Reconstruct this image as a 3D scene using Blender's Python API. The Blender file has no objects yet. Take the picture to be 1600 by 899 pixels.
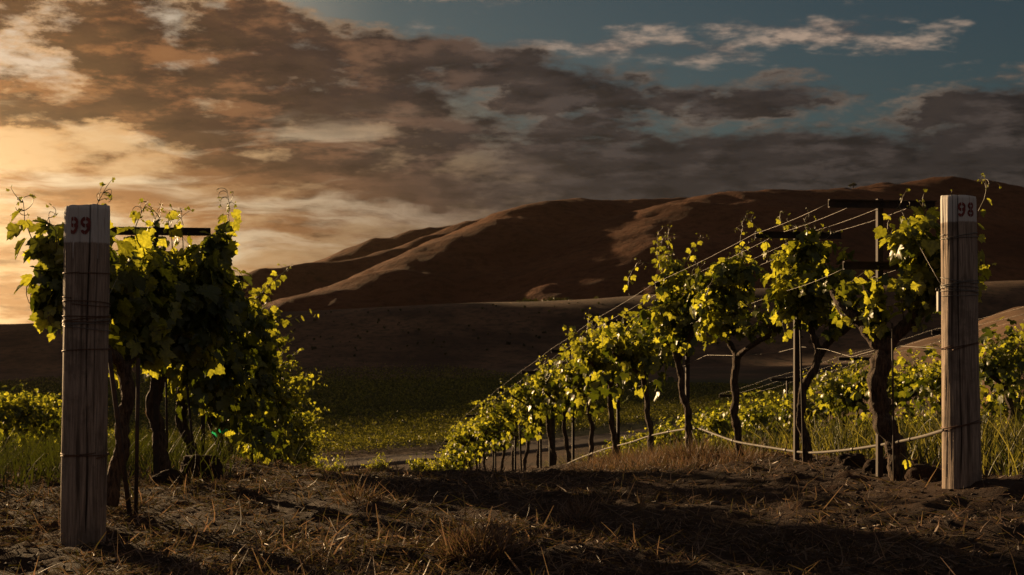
import bpy, bmesh, math, random
import numpy as np
from mathutils import Vector, Matrix

R = math.radians
SC = bpy.context.scene
COL = SC.collection
rng = np.random.default_rng(7)
random.seed(7)

# ------------------------------------------------------------------ camera
F = 1931.0            # focal length in photo pixels (photo 1600 wide)
HOR = 510.0           # photo row of the horizon
cam_d = bpy.data.cameras.new('camera')
cam = bpy.data.objects.new('camera', cam_d)
COL.objects.link(cam)
cam.location = (0, 0, 0)
cam.rotation_euler = (R(90), 0, 0)
cam_d.sensor_width = 36.0
cam_d.lens = F / 1600 * 36.0
cam_d.shift_y = (HOR - 449.5) / 1600.0
cam_d.clip_start = 0.05
cam_d.clip_end = 6000
cam_d.dof.use_dof = True
cam_d.dof.focus_distance = 6.8
cam_d.dof.aperture_fstop = 8.0
SC.camera = cam

# ------------------------------------------------------------------ light
SUN_AZ = -40.0        # degrees from the view direction, negative = left
SUN_EL = 10.0
sun_d = bpy.data.lights.new('sun', 'SUN')
sun_d.energy = 5.0
sun_d.angle = R(0.6)
sun_d.color = (1.0, 0.66, 0.33)
sun = bpy.data.objects.new('sun', sun_d)
COL.objects.link(sun)
S_DIR = Vector((math.sin(R(SUN_AZ)) * math.cos(R(SUN_EL)), math.cos(R(SUN_AZ)) * math.cos(R(SUN_EL)), math.sin(R(SUN_EL))))
sun.rotation_euler = S_DIR.to_track_quat('Z', 'Y').to_euler()

vs = SC.view_settings
vs.view_transform = 'Standard'
vs.look = 'None'
EXPOSURE = 1.0
vs.exposure = EXPOSURE
vs.gamma = 1.0
vs.use_curve_mapping = False
SC.cycles.max_bounces = 6
SC.cycles.transparent_max_bounces = 8
SC.cycles.diffuse_bounces = 3
SC.cycles.transmission_bounces = 4
SC.cycles.use_denoising = True
SC.cycles.sample_clamp_indirect = 4.0


class NT:
    """small helper that writes node trees as expressions"""
    def __init__(self, tree):
        self.t = tree

    def n(self, typ, **kw):
        nd = self.t.nodes.new(typ)
        for k, v in kw.items():
            setattr(nd, k, v)
        return nd

    def put(self, sock, v):
        if isinstance(v, bpy.types.NodeSocket):
            self.t.links.new(v, sock)
        elif v is not None:
            if sock.type == 'RGBA' and len(v) == 3:
                v = (*v, 1)
            sock.default_value = v

    def m(self, op, a, b=None, c=None, clamp=False):
        nd = self.n('ShaderNodeMath', operation=op, use_clamp=clamp)
        for i, v in enumerate((a, b, c)):
            self.put(nd.inputs[i], v)
        return nd.outputs[0]

    def add(self, *v):
        o = v[0]
        for x in v[1:]:
            o = self.m('ADD', o, x)
        return o

    def mul(self, *v):
        o = v[0]
        for x in v[1:]:
            o = self.m('MULTIPLY', o, x)
        return o

    def sub(self, a, b):
        return self.m('SUBTRACT', a, b)

    def smooth(self, x, lo, hi, a=0.0, b=1.0):
        nd = self.n('ShaderNodeMapRange', interpolation_type='SMOOTHSTEP')
        self.put(nd.inputs[0], x)
        for i, v in enumerate((lo, hi, a, b)):
            self.put(nd.inputs[i + 1], v)
        return nd.outputs[0]

    def lin(self, x, lo, hi, a=0.0, b=1.0):
        nd = self.n('ShaderNodeMapRange')
        self.put(nd.inputs[0], x)
        for i, v in enumerate((lo, hi, a, b)):
            self.put(nd.inputs[i + 1], v)
        return nd.outputs[0]

    def mix(self, f, a, b, blend='MIX'):
        nd = self.n('ShaderNodeMix', data_type='RGBA', blend_type=blend)
        self.put(nd.inputs[0], f)
        self.put(nd.inputs[6], a)
        self.put(nd.inputs[7], b)
        return nd.outputs[2]

    def vec(self, x, y, z=0.0):
        nd = self.n('ShaderNodeCombineXYZ')
        for i, v in enumerate((x, y, z)):
            self.put(nd.inputs[i], v)
        return nd.outputs[0]

    def sep(self, v):
        nd = self.n('ShaderNodeSeparateXYZ')
        self.put(nd.inputs[0], v)
        return nd.outputs

    def noise(self, v, scale, detail=4, rough=0.55, dist=0.0, lac=2.0):
        nd = self.n('ShaderNodeTexNoise')
        self.put(nd.inputs['Vector'], v)
        nd.inputs['Scale'].default_value = scale
        nd.inputs['Detail'].default_value = detail
        nd.inputs['Roughness'].default_value = rough
        nd.inputs['Distortion'].default_value = dist
        nd.inputs['Lacunarity'].default_value = lac
        return nd.outputs['Fac']

    def gauss(self, x, x0, sx, y, y0, sy):
        a = self.m('POWER', self.m('DIVIDE', self.sub(x, x0), sx), 2.0)
        b = self.m('POWER', self.m('DIVIDE', self.sub(y, y0), sy), 2.0)
        return self.m('POWER', 2.71828, self.mul(self.add(a, b), -1.0))


# ------------------------------------------------------------------ sky
W = bpy.data.worlds.new('World')
SC.world = W
W.use_nodes = True
wt = W.node_tree
wt.nodes.clear()
k = NT(wt)
out = k.n('ShaderNodeOutputWorld')
bg = k.n('ShaderNodeBackground')
wt.links.new(bg.outputs[0], out.inputs[0])
SKY_STRENGTH = 0.1
BLUE_TINT = (0.0165, 0.0205, 0.0205)
bg.inputs[1].default_value = SKY_STRENGTH
tc = k.n('ShaderNodeTexCoord')
dvec = tc.outputs['Generated']
dx, dy, dz = k.sep(dvec)
az = k.mul(k.m('ARCTAN2', dx, dy), 57.29578)          # 0 = +Y, positive to the right
el = k.mul(k.m('ARCSINE', dz), 57.29578)
nish = k.n('ShaderNodeTexSky', sky_type='NISHITA')
nish.sun_disc = False
nish.sun_elevation = R(SUN_EL)
nish.sun_rotation = R(SUN_AZ)
nish.air_density = 1.0
nish.dust_density = 2.0
nish.ozone_density = 1.5
# flat cloud deck seen in perspective: project the direction on a plane overhead
den = k.add(k.m('MAXIMUM', dz, 0.0), 0.19)
qx = k.m('DIVIDE', dx, den)
qy = k.m('DIVIDE', dy, den)
q = k.vec(qx, qy, 0.0)
wob = k.n('ShaderNodeTexNoise')
wob.inputs['Scale'].default_value = 1.6
wob.inputs['Detail'].default_value = 4
wt.links.new(q, wob.inputs['Vector'])
wx, wy, _ = k.sep(wob.outputs['Color'])
azw = k.add(az, k.mul(k.sub(wx, 0.5), 9.0))
elw = k.add(el, k.mul(k.sub(wy, 0.5), 3.5))


def density(ox, oy):
    v = k.vec(k.add(qx, ox), k.add(qy, oy), 0.37)
    a = k.noise(v, 4.8, 11, 0.62, 0.0)
    b = k.noise(k.vec(k.mul(k.add(qx, ox), 0.7), k.add(qy, oy), 3.1), 2.0, 3, 0.5, 0.0)
    return k.add(k.mul(k.sub(a, 0.5), 2.3), k.mul(k.sub(b, 0.5), 0.9))


# coverage: where the deck is closed, broken or open
edge = k.lin(az, -13.0, 3.0, 14.6, 11.3)          # lower rim of the clear patch, right half
edge = k.m('SUBTRACT', edge, k.lin(az, 3.0, 13.0, 0.0, 0.5))
clear = k.smooth(k.sub(elw, edge), -1.2, 1.5)
clear = k.mul(clear, k.smooth(azw, -14.5, -10.0))
clear = k.mul(clear, k.smooth(el, 24.0, 34.0, 1.0, 0.0))
mass_l = k.gauss(azw, -13.0, 7.5, elw, 11.8, 3.4)
lowedge = k.lin(azw, -22.0, 3.0, 8.6, 3.4)         # the closed deck comes lower to the right
band = k.smooth(k.sub(elw, lowedge), -1.0, 1.4)
lowr = k.mul(k.smooth(azw, -6.0, 8.0), k.smooth(el, 9.6, 7.6))
gaps = k.gauss(azw, -23.0, 3.0, elw, 11.5, 1.6)
gaps2 = k.gauss(azw, -16.0, 7.0, elw, 8.4, 0.8)
corner = k.gauss(azw, -23.5, 3.6, elw, 15.5, 2.0)
lowl = k.mul(k.smooth(azw, 2.0, -8.0), k.smooth(el, 7.6, 5.0))
puffs = k.gauss(azw, 4.5, 9.0, elw, 12.2, 0.75)
puffs = k.add(puffs, k.mul(k.gauss(azw, 15.5, 5.5, elw, 13.3, 1.2), 0.62), k.mul(k.gauss(azw, -1.5, 3.0, elw, 14.9, 0.5), 0.9))
cov = k.add(0.06, k.mul(mass_l, 0.08), k.mul(band, 0.17), k.mul(lowr, 0.40), k.mul(gaps, -0.20), k.mul(gaps2, -0.04), k.mul(k.gauss(azw, -20.0, 5.5, elw, 9.0, 2.2), 0.16), k.mul(k.gauss(azw, -9.0, 6.0, elw, 8.2, 2.2), 0.12),
            k.mul(corner, -0.22), k.mul(lowl, 0.20), k.mul(clear, -0.80), k.mul(puffs, 0.10))
d0 = density(0.0, 0.0)
d1 = density(-0.05, 0.05)                         # a step towards the sun
body = k.add(d0, cov)
cloud = k.smooth(body, -0.17, k.lin(el, 4.0, 9.5, 0.55, 0.24))
core = k.smooth(body, 0.03, k.lin(el, 4.0, 9.5, 0.5, 0.22))
relief = k.lin(k.sub(d0, d1), -0.16, 0.30)

# open sky behind the clouds
warm = k.gauss(az, -30.0, 19.0, el, 1.0, 10.0)
hot = k.gauss(az, -30.0, 9.0, el, 2.5, 5.5)
blue = k.mix(1.0, nish.outputs[0], BLUE_TINT, 'MULTIPLY')
lowsky = k.mix(k.smooth(az, -25.0, 7.0), (0.72, 0.44, 0.20), (0.066, 0.050, 0.044))
lowsky = k.mix(hot, lowsky, (1.25, 0.80, 0.36))
hi_l = k.mix(k.smooth(az, -22.0, -5.0), (0.66, 0.52, 0.37), blue)
opens = k.mix(k.smooth(el, 8.6, 11.6), lowsky, hi_l)
opens = k.mix(k.mul(k.smooth(az, -6.0, 3.0), k.smooth(el, 7.0, 9.0)), opens, blue)
# cloud colours
dark = k.mix(k.smooth(az, -24.0, 3.0), (0.046, 0.016, 0.005), (0.027, 0.021, 0.019))
lowdark = k.mix(k.smooth(az, -25.0, 3.0), (0.46, 0.185, 0.048), (0.039, 0.031, 0.028))
dark = k.mix(k.smooth(k.sub(el, k.lin(az, -22.0, 8.0, 2.2, 0.0)), 7.0, 3.2), dark, lowdark)
# thick and thin places inside the deck
pat = k.noise(k.vec(k.mul(qx, 0.85), qy, 5.7), 7.0, 10, 0.64, 0.0)
pat2 = k.noise(k.vec(k.mul(k.add(qx, -0.05), 0.85), k.add(qy, 0.05), 5.7), 7.0, 7, 0.62, 0.0)
thin = k.m('MULTIPLY', k.smooth(pat, 0.52, 0.37), k.lin(el, 3.0, 8.0, 0.45, 1.0))
glow = k.mix(k.smooth(az, -24.0, 4.0), (0.270, 0.105, 0.030), (0.058, 0.045, 0.039))
dark = k.mix(thin, dark, k.mix(k.smooth(el, 8.0, 4.0), glow, lowdark))
dark = k.mix(k.lin(k.sub(pat, pat2), 0.0, 0.14, 0.0, 0.45), dark, (0.0, 0.0, 0.0))
rimc = k.mix(k.smooth(az, -24.0, 2.0), (0.82, 0.42, 0.14), (0.22, 0.150, 0.105))
rimc = k.mix(k.mul(lowr, 0.9), rimc, (0.055, 0.045, 0.040))
midc = k.mix(0.06, dark, rimc)
lit = k.mix(relief, dark, midc)
body_c = k.mix(core, k.mix(relief, midc, rimc), lit)
# small sunlit puffs drifting in the clear patch
pn = k.noise(k.vec(k.mul(qx, 0.8), qy, 1.9), 8.5, 8, 0.60, 0.0)
pn2 = k.noise(k.vec(k.add(qx, -0.03), k.add(qy, 0.05), 1.9), 8.5, 5, 0.58, 0.0)
pbody = k.add(k.sub(pn, 0.60), k.mul(k.m('MINIMUM', puffs, 1.0), 0.20))
puff = k.smooth(pbody, -0.03, 0.20)
pcol = k.mix(k.lin(k.sub(pn, pn2), -0.10, 0.12), (0.080, 0.064, 0.060), (0.40, 0.29, 0.215))
opens = k.mix(k.mul(puff, clear), opens, pcol)
front = k.mix(cloud, opens, body_c)
# long thin veils low in the west
vn = k.noise(k.vec(k.mul(az, 0.11), k.mul(elw, 0.62), 2.3), 1.0, 9, 0.62, 0.0)
veil = k.mul(k.smooth(vn, 0.50, 0.68), k.smooth(el, 10.6, 7.6), k.smooth(azw, 4.0, -7.0), 0.80)
front = k.mix(veil, front, k.mix(k.smooth(az, -24.0, 1.0), (0.98, 0.76, 0.46), (0.30, 0.21, 0.145)))
vn2 = k.noise(k.vec(k.mul(az, 0.09), k.mul(elw, 0.55), 7.9), 1.0, 8, 0.60, 0.0)
veil2 = k.mul(k.smooth(vn2, 0.50, 0.70), k.smooth(el, 10.0, 7.0), k.smooth(azw, 8.0, -4.0), 0.70)
front = k.mix(veil2, front, k.mix(k.smooth(az, -24.0, 1.0), (0.36, 0.15, 0.045), (0.052, 0.036, 0.030)))
sunward = k.gauss(az, -31.0, 9.5, el, 2.0, 5.0)            # the air brightens towards the sun, just out of the picture
front = k.mix(sunward, front, (0.60, 0.44, 0.24), 'ADD')
# the rest of the dome (behind and above): plain evening sky with thin cloud
rest = k.mix(k.smooth(k.noise(q, 1.2, 5, 0.6), 0.4, 0.7), (0.085, 0.078, 0.078), (0.145, 0.125, 0.112))
wfront = k.mul(k.smooth(k.m('ABSOLUTE', az), 70.0, 42.0), k.smooth(el, 34.0, 22.0))
fin = k.mix(wfront, rest, front)
fin = k.mix(k.smooth(el, -1.0, -6.0), fin, (0.03, 0.022, 0.016))
gain = k.n('ShaderNodeVectorMath', operation='SCALE')
k.put(gain.inputs[0], fin)
gain.inputs['Scale'].default_value = 1.0 / SKY_STRENGTH / 2 ** EXPOSURE
# a little of the physical sky stays in everywhere
skyc = k.mix(0.01, gain.outputs[0], nish.outputs[0])
wt.links.new(skyc, bg.inputs[0])


# ------------------------------------------------------------------ small tools
def lerp_tab(x, xs, ys):
    return np.interp(x, xs, ys)


def sstep(x, a, b):
    t = np.clip((x - a) / (b - a), 0, 1)
    return t * t * (3 - 2 * t)


def _hash(ix, iy, seed):
    n = (ix.astype(np.int64) * 374761393 + iy.astype(np.int64) * 668265263 + seed * 1274126177) & 0x7fffffff
    n = ((n ^ (n >> 13)) * 1274126177) & 0x7fffffff
    n = ((n ^ (n >> 16)) * 668265263) & 0x7fffffff
    return (n & 0xffff) / 65535.0


def vnoise(x, y, seed=0):
    ix, iy = np.floor(x), np.floor(y)
    fx, fy = x - ix, y - iy
    fx = fx * fx * (3 - 2 * fx)
    fy = fy * fy * (3 - 2 * fy)
    a, b = _hash(ix, iy, seed), _hash(ix + 1, iy, seed)
    c, d = _hash(ix, iy + 1, seed), _hash(ix + 1, iy + 1, seed)
    return (a + (b - a) * fx) * (1 - fy) + (c + (d - c) * fx) * fy


def fbm(x, y, octv=4, seed=0, gain=0.5):
    """fractal noise, about -1..1"""
    s, amp, tot = 0.0, 1.0, 0.0
    for i in range(octv):
        s = s + amp * (vnoise(x * 2 ** i + 17.3 * i, y * 2 ** i - 9.1 * i, seed + i) * 2 - 1)
        tot += amp
        amp *= gain
    return s / tot


def at(px, py, Y):
    """the point seen at photo pixel (px, py) that lies Y metres ahead"""
    return Vector(((px - 800) / F * Y, Y, (HOR - py) / F * Y))


def mesh_np(name, V, faces, mat=None, parent=None, smooth=True, attrs=None, uv=None):
    """faces: (n,3) or (n,4) array. attrs: {name: per-vertex float array}"""
    me = bpy.data.meshes.new(name)
    V = np.ascontiguousarray(V, dtype=np.float32)
    faces = np.ascontiguousarray(faces, dtype=np.int32)
    n, kk = faces.shape
    me.vertices.add(len(V))
    me.vertices.foreach_set('co', V.ravel())
    me.loops.add(n * kk)
    me.loops.foreach_set('vertex_index', faces.ravel())
    me.polygons.add(n)
    me.polygons.foreach_set('loop_start', np.arange(0, n * kk, kk, dtype=np.int32))
    me.polygons.foreach_set('loop_total', np.full(n, kk, dtype=np.int32))
    me.polygons.foreach_set('use_smooth', np.full(n, smooth, dtype=bool))
    for an, av in (attrs or {}).items():
        at_ = me.attributes.new(an, 'FLOAT', 'POINT')
        at_.data.foreach_set('value', np.ascontiguousarray(av, dtype=np.float32))
    me.update(calc_edges=True)
    me.validate()
    if mat:
        me.materials.append(mat)
    o = bpy.data.objects.new(name, me)
    COL.objects.link(o)
    if parent:
        o.parent = parent
    return o


class MB:
    """collects tubes, boxes and grids in one mesh"""
    def __init__(self):
        self.v, self.f = [], []
        self.n = 0
        self.a = []

    def _push(self, V, Fq, a=0.0):
        self.v.append(np.asarray(V, float))
        self.f.append(np.asarray(Fq, int) + self.n)
        self.a.append(np.full(len(V), a))
        self.n += len(V)

    def tube(self, pts, rad, sides=8, cap=True, a=0.0, jitter=0.0, seed=0):
        P = np.array([tuple(p) for p in pts], float)
        m = len(P)
        r = np.full(m, rad) if np.isscalar(rad) else np.asarray(rad, float)
        T = np.gradient(P, axis=0)
        T /= np.linalg.norm(T, axis=1)[:, None] + 1e-9
        ref = np.array([0.31, 0.95, 0.02]) if abs(T[0][2]) > 0.5 else np.array([0, 0, 1.0])
        u = np.cross(T[0], ref)
        u /= np.linalg.norm(u)
        rings = []
        g = np.random.default_rng(seed)
        for i in range(m):
            u = u - T[i] * np.dot(u, T[i])
            u /= np.linalg.norm(u) + 1e-9
            w = np.cross(T[i], u)
            ang = np.arange(sides) * 2 * math.pi / sides
            rr = r[i] * (1 + (g.uniform(-jitter, jitter, sides) if jitter else 0))
            rings.append(P[i] + (np.cos(ang) * rr)[:, None] * u + (np.sin(ang) * rr)[:, None] * w)
        V = np.concatenate(rings)
        q = []
        for i in range(m - 1):
            for j in range(sides):
                j2 = (j + 1) % sides
                q.append((i * sides + j, i * sides + j2, (i + 1) * sides + j2, (i + 1) * sides + j))
        if cap:
            V = np.concatenate([V, P[:1], P[-1:]])
            c0, c1 = m * sides, m * sides + 1
            for j in range(0, sides, 2):
                q.append((c0, (j + 2) % sides, j + 1, j))
                b = (m - 1) * sides
                q.append((c1, b + j, b + j + 1, b + (j + 2) % sides))
        self._push(V, q, a)

    def box(self, c, ex, ey, ez, a=0.0):
        """c: centre, ex/ey/ez: half-axis vectors"""
        c, ex, ey, ez = (np.array(tuple(x), float) for x in (c, ex, ey, ez))
        V = [c + sx * ex + sy * ey + sz * ez for sx in (-1, 1) for sy in (-1, 1) for sz in (-1, 1)]
        q = [(0, 1, 3, 2), (4, 6, 7, 5), (0, 4, 5, 1), (2, 3, 7, 6), (0, 2, 6, 4), (1, 5, 7, 3)]
        self._push(V, q, a)

    def build(self, name, mat=None, parent=None, smooth=True):
        return mesh_np(name, np.concatenate(self.v), np.concatenate(self.f), mat, parent, smooth, {'tone': np.concatenate(self.a)})


def tag(o, label=None, cat=None, group=None, kind=None):
    if label:
        o['label'] = label
    if cat:
        o['category'] = cat
    if group:
        o['group'] = group
    if kind:
        o['kind'] = kind
    return o


def empty(name, loc=(0, 0, 0)):
    o = bpy.data.objects.new(name, None)
    o.empty_display_size = 0.1
    o.location = loc
    COL.objects.link(o)
    return o


def copy_tree(o, parent=None):
    c = o.copy()
    COL.objects.link(c)
    c.parent = parent
    for ch in list(o.children):
        copy_tree(ch, c)
    return c


def material(name):
    m = bpy.data.materials.new(name)
    m.use_nodes = True
    m.node_tree.nodes.clear()
    kk = NT(m.node_tree)
    o = kk.n('ShaderNodeOutputMaterial')
    return m, kk, o


def principled(kk, out, color, rough=0.8, spec=0.3, normal=None, metal=0.0):
    p = kk.n('ShaderNodeBsdfPrincipled')
    kk.put(p.inputs['Base Color'], color)
    kk.put(p.inputs['Roughness'], rough)
    kk.put(p.inputs['Specular IOR Level'], spec)
    kk.put(p.inputs['Metallic'], metal)
    if normal is not None:
        kk.put(p.inputs['Normal'], normal)
    kk.t.links.new(p.outputs[0], out.inputs[0])
    return p


def bump(kk, h, strength=0.5, dist=0.01):
    b = kk.n('ShaderNodeBump')
    b.inputs['Strength'].default_value = strength
    b.inputs['Distance'].default_value = dist
    kk.put(b.inputs['Height'], h)
    return b.outputs[0]


def attr(kk, name):
    a = kk.n('ShaderNodeAttribute')
    a.attribute_name = name
    return a.outputs['Fac']


def objrand(kk):
    return kk.n('ShaderNodeObjectInfo').outputs['Random']


# ------------------------------------------------------------------ the lie of the land
ROWD = np.array([-0.14, 0.99])        # vine rows run away from the camera, a little to the left
ROWN = np.array([0.99, 0.14])
SPACING = 4.26
P_RIGHT = np.array([2.30, 6.30])      # foot of the post of row 98
P_LEFT = np.array([-1.89, 5.50])      # foot of the post of row 99

NEAR_Y = [-40, 0, 4.0, 5.5, 6.3, 7.0, 8.0, 9.8, 11.8, 14.0, 18.3, 23.0, 29.0, 36.0, 45.0, 60.0, 80.0, 100]
NEAR_Z = [-1.1, -1.0, -0.965, -0.945, -0.915, -0.925, -0.985, -1.10, -1.29, -1.55, -2.15, -2.86, -3.80, -5.25, -6.7, -8.1, -8.9, -9.3]
FAR_PX = [-900, -300, 0, 400, 800, 1200, 1450, 1600, 2300]
FAR_Y = [60, 80, 100, 130, 200, 300, 375, 425, 465, 500, 600, 900]
FAR_T = [
    [800, 785, 767, 767, 767, 745, 700, 645, 600],
    [770, 745, 722, 722, 718, 705, 660, 560, 520],
    [730, 715, 695, 695, 690, 680, 590, 504, 470],
    [690, 680, 668, 668, 655, 650, 524, 474, 440],
    [640, 640, 640, 630, 620, 610, 560, 540, 500],
    [590, 595, 606, 600, 596, 590, 570, 550, 530],
    [560, 572, 584, 578, 575, 570, 556, 540, 530],
    [520, 535, 542, 528, 520, 512, 500, 490, 490],
    [490, 505, 508, 489, 473, 452, 445, 440, 440],
    [488, 504, 507, 488, 472, 450, 443, 438, 440],
    [492, 508, 511, 496, 482, 462, 455, 450, 446],
    [500, 514, 516, 508, 500, 490, 480, 476, 470]]
FAR_T = np.array(FAR_T, float)


def ground_z(X, Y):
    X = np.asarray(X, float)
    Y = np.asarray(Y, float)
    zn = lerp_tab(Y, NEAR_Y, NEAR_Z)
    # smooth the polyline a little
    zn = (zn + lerp_tab(Y - 0.9, NEAR_Y, NEAR_Z) + lerp_tab(Y + 0.9, NEAR_Y, NEAR_Z)) / 3
    side = sstep(X, 0.6, 2.6) * (0.085 - 0.05 * sstep(Y, 7, 16)) + 0.03 * sstep(X, 3.5, 9) - 0.05 * sstep(-X, 2.5, 6)
    cx = ((X - P_LEFT[0]) * ROWN[0] + (Y - P_LEFT[1]) * ROWN[1])
    dip = sstep(cx, 0.2, 1.2) * sstep(cx, 3.9, 3.0) * sstep(Y, 8.2, 11.0) * sstep(Y, 22.0, 15.0)
    zn = zn + side - 0.17 * dip
    u = np.clip(800 + F * X / np.maximum(Y, 20), FAR_PX[0], FAR_PX[-1])
    yy = np.clip(Y, FAR_Y[0], FAR_Y[-1])
    ly = np.log(yy)
    lY = np.log(FAR_Y)
    i = np.clip(np.searchsorted(lY, ly) - 1, 0, len(FAR_Y) - 2)
    j = np.clip(np.searchsorted(FAR_PX, u) - 1, 0, len(FAR_PX) - 2)
    fy = (ly - lY[i]) / (lY[i + 1] - lY[i])
    fp = np.array(FAR_PX, float)
    fx = (u - fp[j]) / (fp[j + 1] - fp[j])
    fx = fx * fx * (3 - 2 * fx) * 0.6 + fx * 0.4
    py = (FAR_T[i, j] * (1 - fx) + FAR_T[i, j + 1] * fx) * (1 - fy) + (FAR_T[i + 1, j] * (1 - fx) + FAR_T[i + 1, j + 1] * fx) * fy
    zf = (HOR - py) / F * yy
    w = sstep(Y, 52, 82)
    return zn * (1 - w) + zf * w


def gz(x, y):
    return float(ground_z(np.array([x]), np.array([y]))[0])


def row_pt(base, t, c=0.0, h=0.0):
    p = base + ROWD * t + ROWN * c
    return Vector((p[0], p[1], gz(p[0], p[1]) + h))


# ------------------------------------------------------------------ materials of the land
def ground_material():
    m, q_, o = material('earth')
    geo = q_.n('ShaderNodeNewGeometry').outputs['Position']
    field, slope, near = attr(q_, 'field'), attr(q_, 'slope'), attr(q_, 'near')
    n1 = q_.noise(geo, 3.0, 8, 0.65)
    n2 = q_.noise(geo, 34.0, 8, 0.75)
    n3 = q_.noise(geo, 0.028, 8, 0.68)
    n4 = q_.noise(geo, 0.35, 7, 0.72)
    soil = q_.mix(q_.smooth(n1, 0.3, 0.7), (0.022, 0.0115, 0.0075), (0.052, 0.0285, 0.018))
    soil = q_.mix(q_.mul(q_.smooth(n2, 0.52, 0.72), 0.6), soil, (0.10, 0.066, 0.045))
    dry = q_.mix(q_.smooth(n3, 0.35, 0.65), (0.055, 0.030, 0.017), (0.150, 0.084, 0.045))
    dry = q_.mix(q_.mul(q_.smooth(n4, 0.46, 0.64), 0.8), dry, (0.028, 0.021, 0.012))
    grn = q_.mix(q_.smooth(n4, 0.35, 0.7), (0.030, 0.034, 0.012), (0.060, 0.052, 0.02))
    c = q_.mix(field, q_.mix(near, dry, soil), grn)
    c = q_.mix(slope, c, dry)
    h = q_.add(q_.mul(n1, 0.6), q_.mul(n2, 0.5))
    principled(q_, o, c, 0.95, 0.15, bump(q_, h, 1.0, 0.045))
    return m


def hill_material():
    m, q_, o = material('dry_hill_grass')
    geo = q_.n('ShaderNodeNewGeometry').outputs['Position']
    n1 = q_.noise(geo, 0.012, 7, 0.6)
    n2 = q_.noise(geo, 0.16, 8, 0.72)
    n3 = q_.noise(geo, 0.045, 6, 0.7)
    c = q_.mix(q_.smooth(n1, 0.3, 0.7), (0.092, 0.040, 0.022), (0.155, 0.068, 0.035))
    c = q_.mix(q_.mul(q_.smooth(n2, 0.44, 0.66), 0.6), c, (0.048, 0.025, 0.015))
    c = q_.mix(q_.mul(q_.smooth(n3, 0.56, 0.70), 0.55), c, (0.036, 0.023, 0.014))
    principled(q_, o, c, 1.0, 0.05, bump(q_, q_.add(n2, q_.mul(n3, 2.0)), 0.9, 1.8))
    return m


M_GROUND = ground_material()
M_HILL = hill_material()


def axis(lo, hi, fine_lo, fine_hi, step, grow):
    a = list(np.arange(fine_lo, fine_hi + 1e-6, step))
    s, x = step, a[-1]
    while x < hi:
        s *= grow
        x += s
        a.append(min(x, hi))
    s, x = step, a[0]
    while x > lo:
        s *= grow
        x -= s
        a.insert(0, max(x, lo))
    return np.array(a)


def build_ground():
    xs = axis(-760, 760, -4.6, 5.2, 0.045, 1.045)
    ys = axis(-60, 900, 4.3, 13.5, 0.045, 1.035)
    X, Y = np.meshgrid(xs, ys)
    Z = ground_z(X, Y)
    fine = sstep(Y, 60, 25)
    rough = fbm(X * 0.9, Y * 0.9, 3, 5) * 0.028 + fbm(X * 3.1, Y * 3.1, 4, 11, 0.6) * 0.032
    rough = rough + np.maximum(fbm(X * 7.3, Y * 7.3, 3, 23, 0.6), 0) ** 1.5 * 0.05
    rough = rough + fbm(X * 15.0, Y * 15.0, 2, 29, 0.6) * 0.014 + np.maximum(fbm(X * 5.0, Y * 5.0, 2, 37), 0.1) * 0.022
    Z = Z + rough * fine * sstep(Y, -8, 2)
    # earth heaped round the two end posts and under the vines
    for (cx, cy, hh, s) in ((P_LEFT[0], P_LEFT[1] - 0.1, -0.02, 0.35), (P_RIGHT[0] + 0.15, P_RIGHT[1] - 0.05, 0.075, 0.32)):
        Z = Z + hh * np.exp(-((X - cx) ** 2 + (Y - cy) ** 2) / s ** 2)
    far = sstep(Y, 30, 90)
    Z = Z + far * (fbm(X * 0.03, Y * 0.03, 4, 31) * 0.5)
    ny, nx = X.shape
    idx = np.arange(ny * nx).reshape(ny, nx)
    Fq = np.stack([idx[:-1, :-1], idx[:-1, 1:], idx[1:, 1:], idx[1:, :-1]], -1).reshape(-1, 4)
    pxs = 800 + F * X / np.maximum(Y, 1)
    near = sstep(Y, 75, 40)
    Yf = Y + fbm(X * 0.03, Y * 0.03, 4, 88) * 55
    field = sstep(Y, 90, 105) * sstep(Yf, 370, 270) * sstep(pxs, 1330, 1230) + 0.75 * sstep(Y, 9.5, 13) * sstep(Y, 60, 40) * sstep(X, 2.8, 4.0)
    slope = sstep(Yf, 270, 370) + sstep(pxs, 1330, 1420) * sstep(Y, 60, 75)
    o = mesh_np('ground', np.stack([X, Y, Z], -1).reshape(-1, 3), Fq, M_GROUND, None, True,
                {'field': np.clip(field, 0, 1).ravel(), 'slope': np.clip(slope, 0, 1).ravel(), 'near': near.ravel()})
    return tag(o, kind='structure')


# ridge lines of the hills: photo column, photo row, distance
SPINES = [
    [(470, 466, 640), (520, 449, 660), (620, 418, 700), (690, 392, 740), (740, 369, 770), (800, 339, 810), (850, 318, 850), (900, 309, 890), (960, 313, 920), (1080, 309, 980)],
    [(1000, 372, 735), (1050, 332, 770), (1090, 308, 800), (1130, 298, 820), (1200, 296, 850), (1290, 299, 870), (1340, 306, 880)],
    [(1340, 306, 880), (1400, 290, 890), (1470, 279, 900), (1530, 285, 900), (1600, 303, 900), (1750, 330, 900), (2000, 350, 900)],
    [(300, 470, 840), (365, 446, 860), (440, 421, 900), (560, 403, 950), (620, 390, 980), (690, 366, 1010), (740, 346, 1040), (800, 333, 1070), (860, 334, 1100)],
    [(500, 440, 1150), (545, 404, 1170), (600, 371, 1200), (660, 356, 1220), (735, 345, 1250), (800, 347, 1280)],
    [(1230, 300, 850), (1160, 372, 740), (1060, 430, 640)],
    [(1380, 300, 880), (1330, 360, 760), (1250, 420, 650)],
    [(1540, 290, 900), (1640, 380, 760), (1700, 440, 640)],
    [(990, 312, 930), (955, 352, 800), (905, 410, 700), (850, 448, 640)],
]


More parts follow.
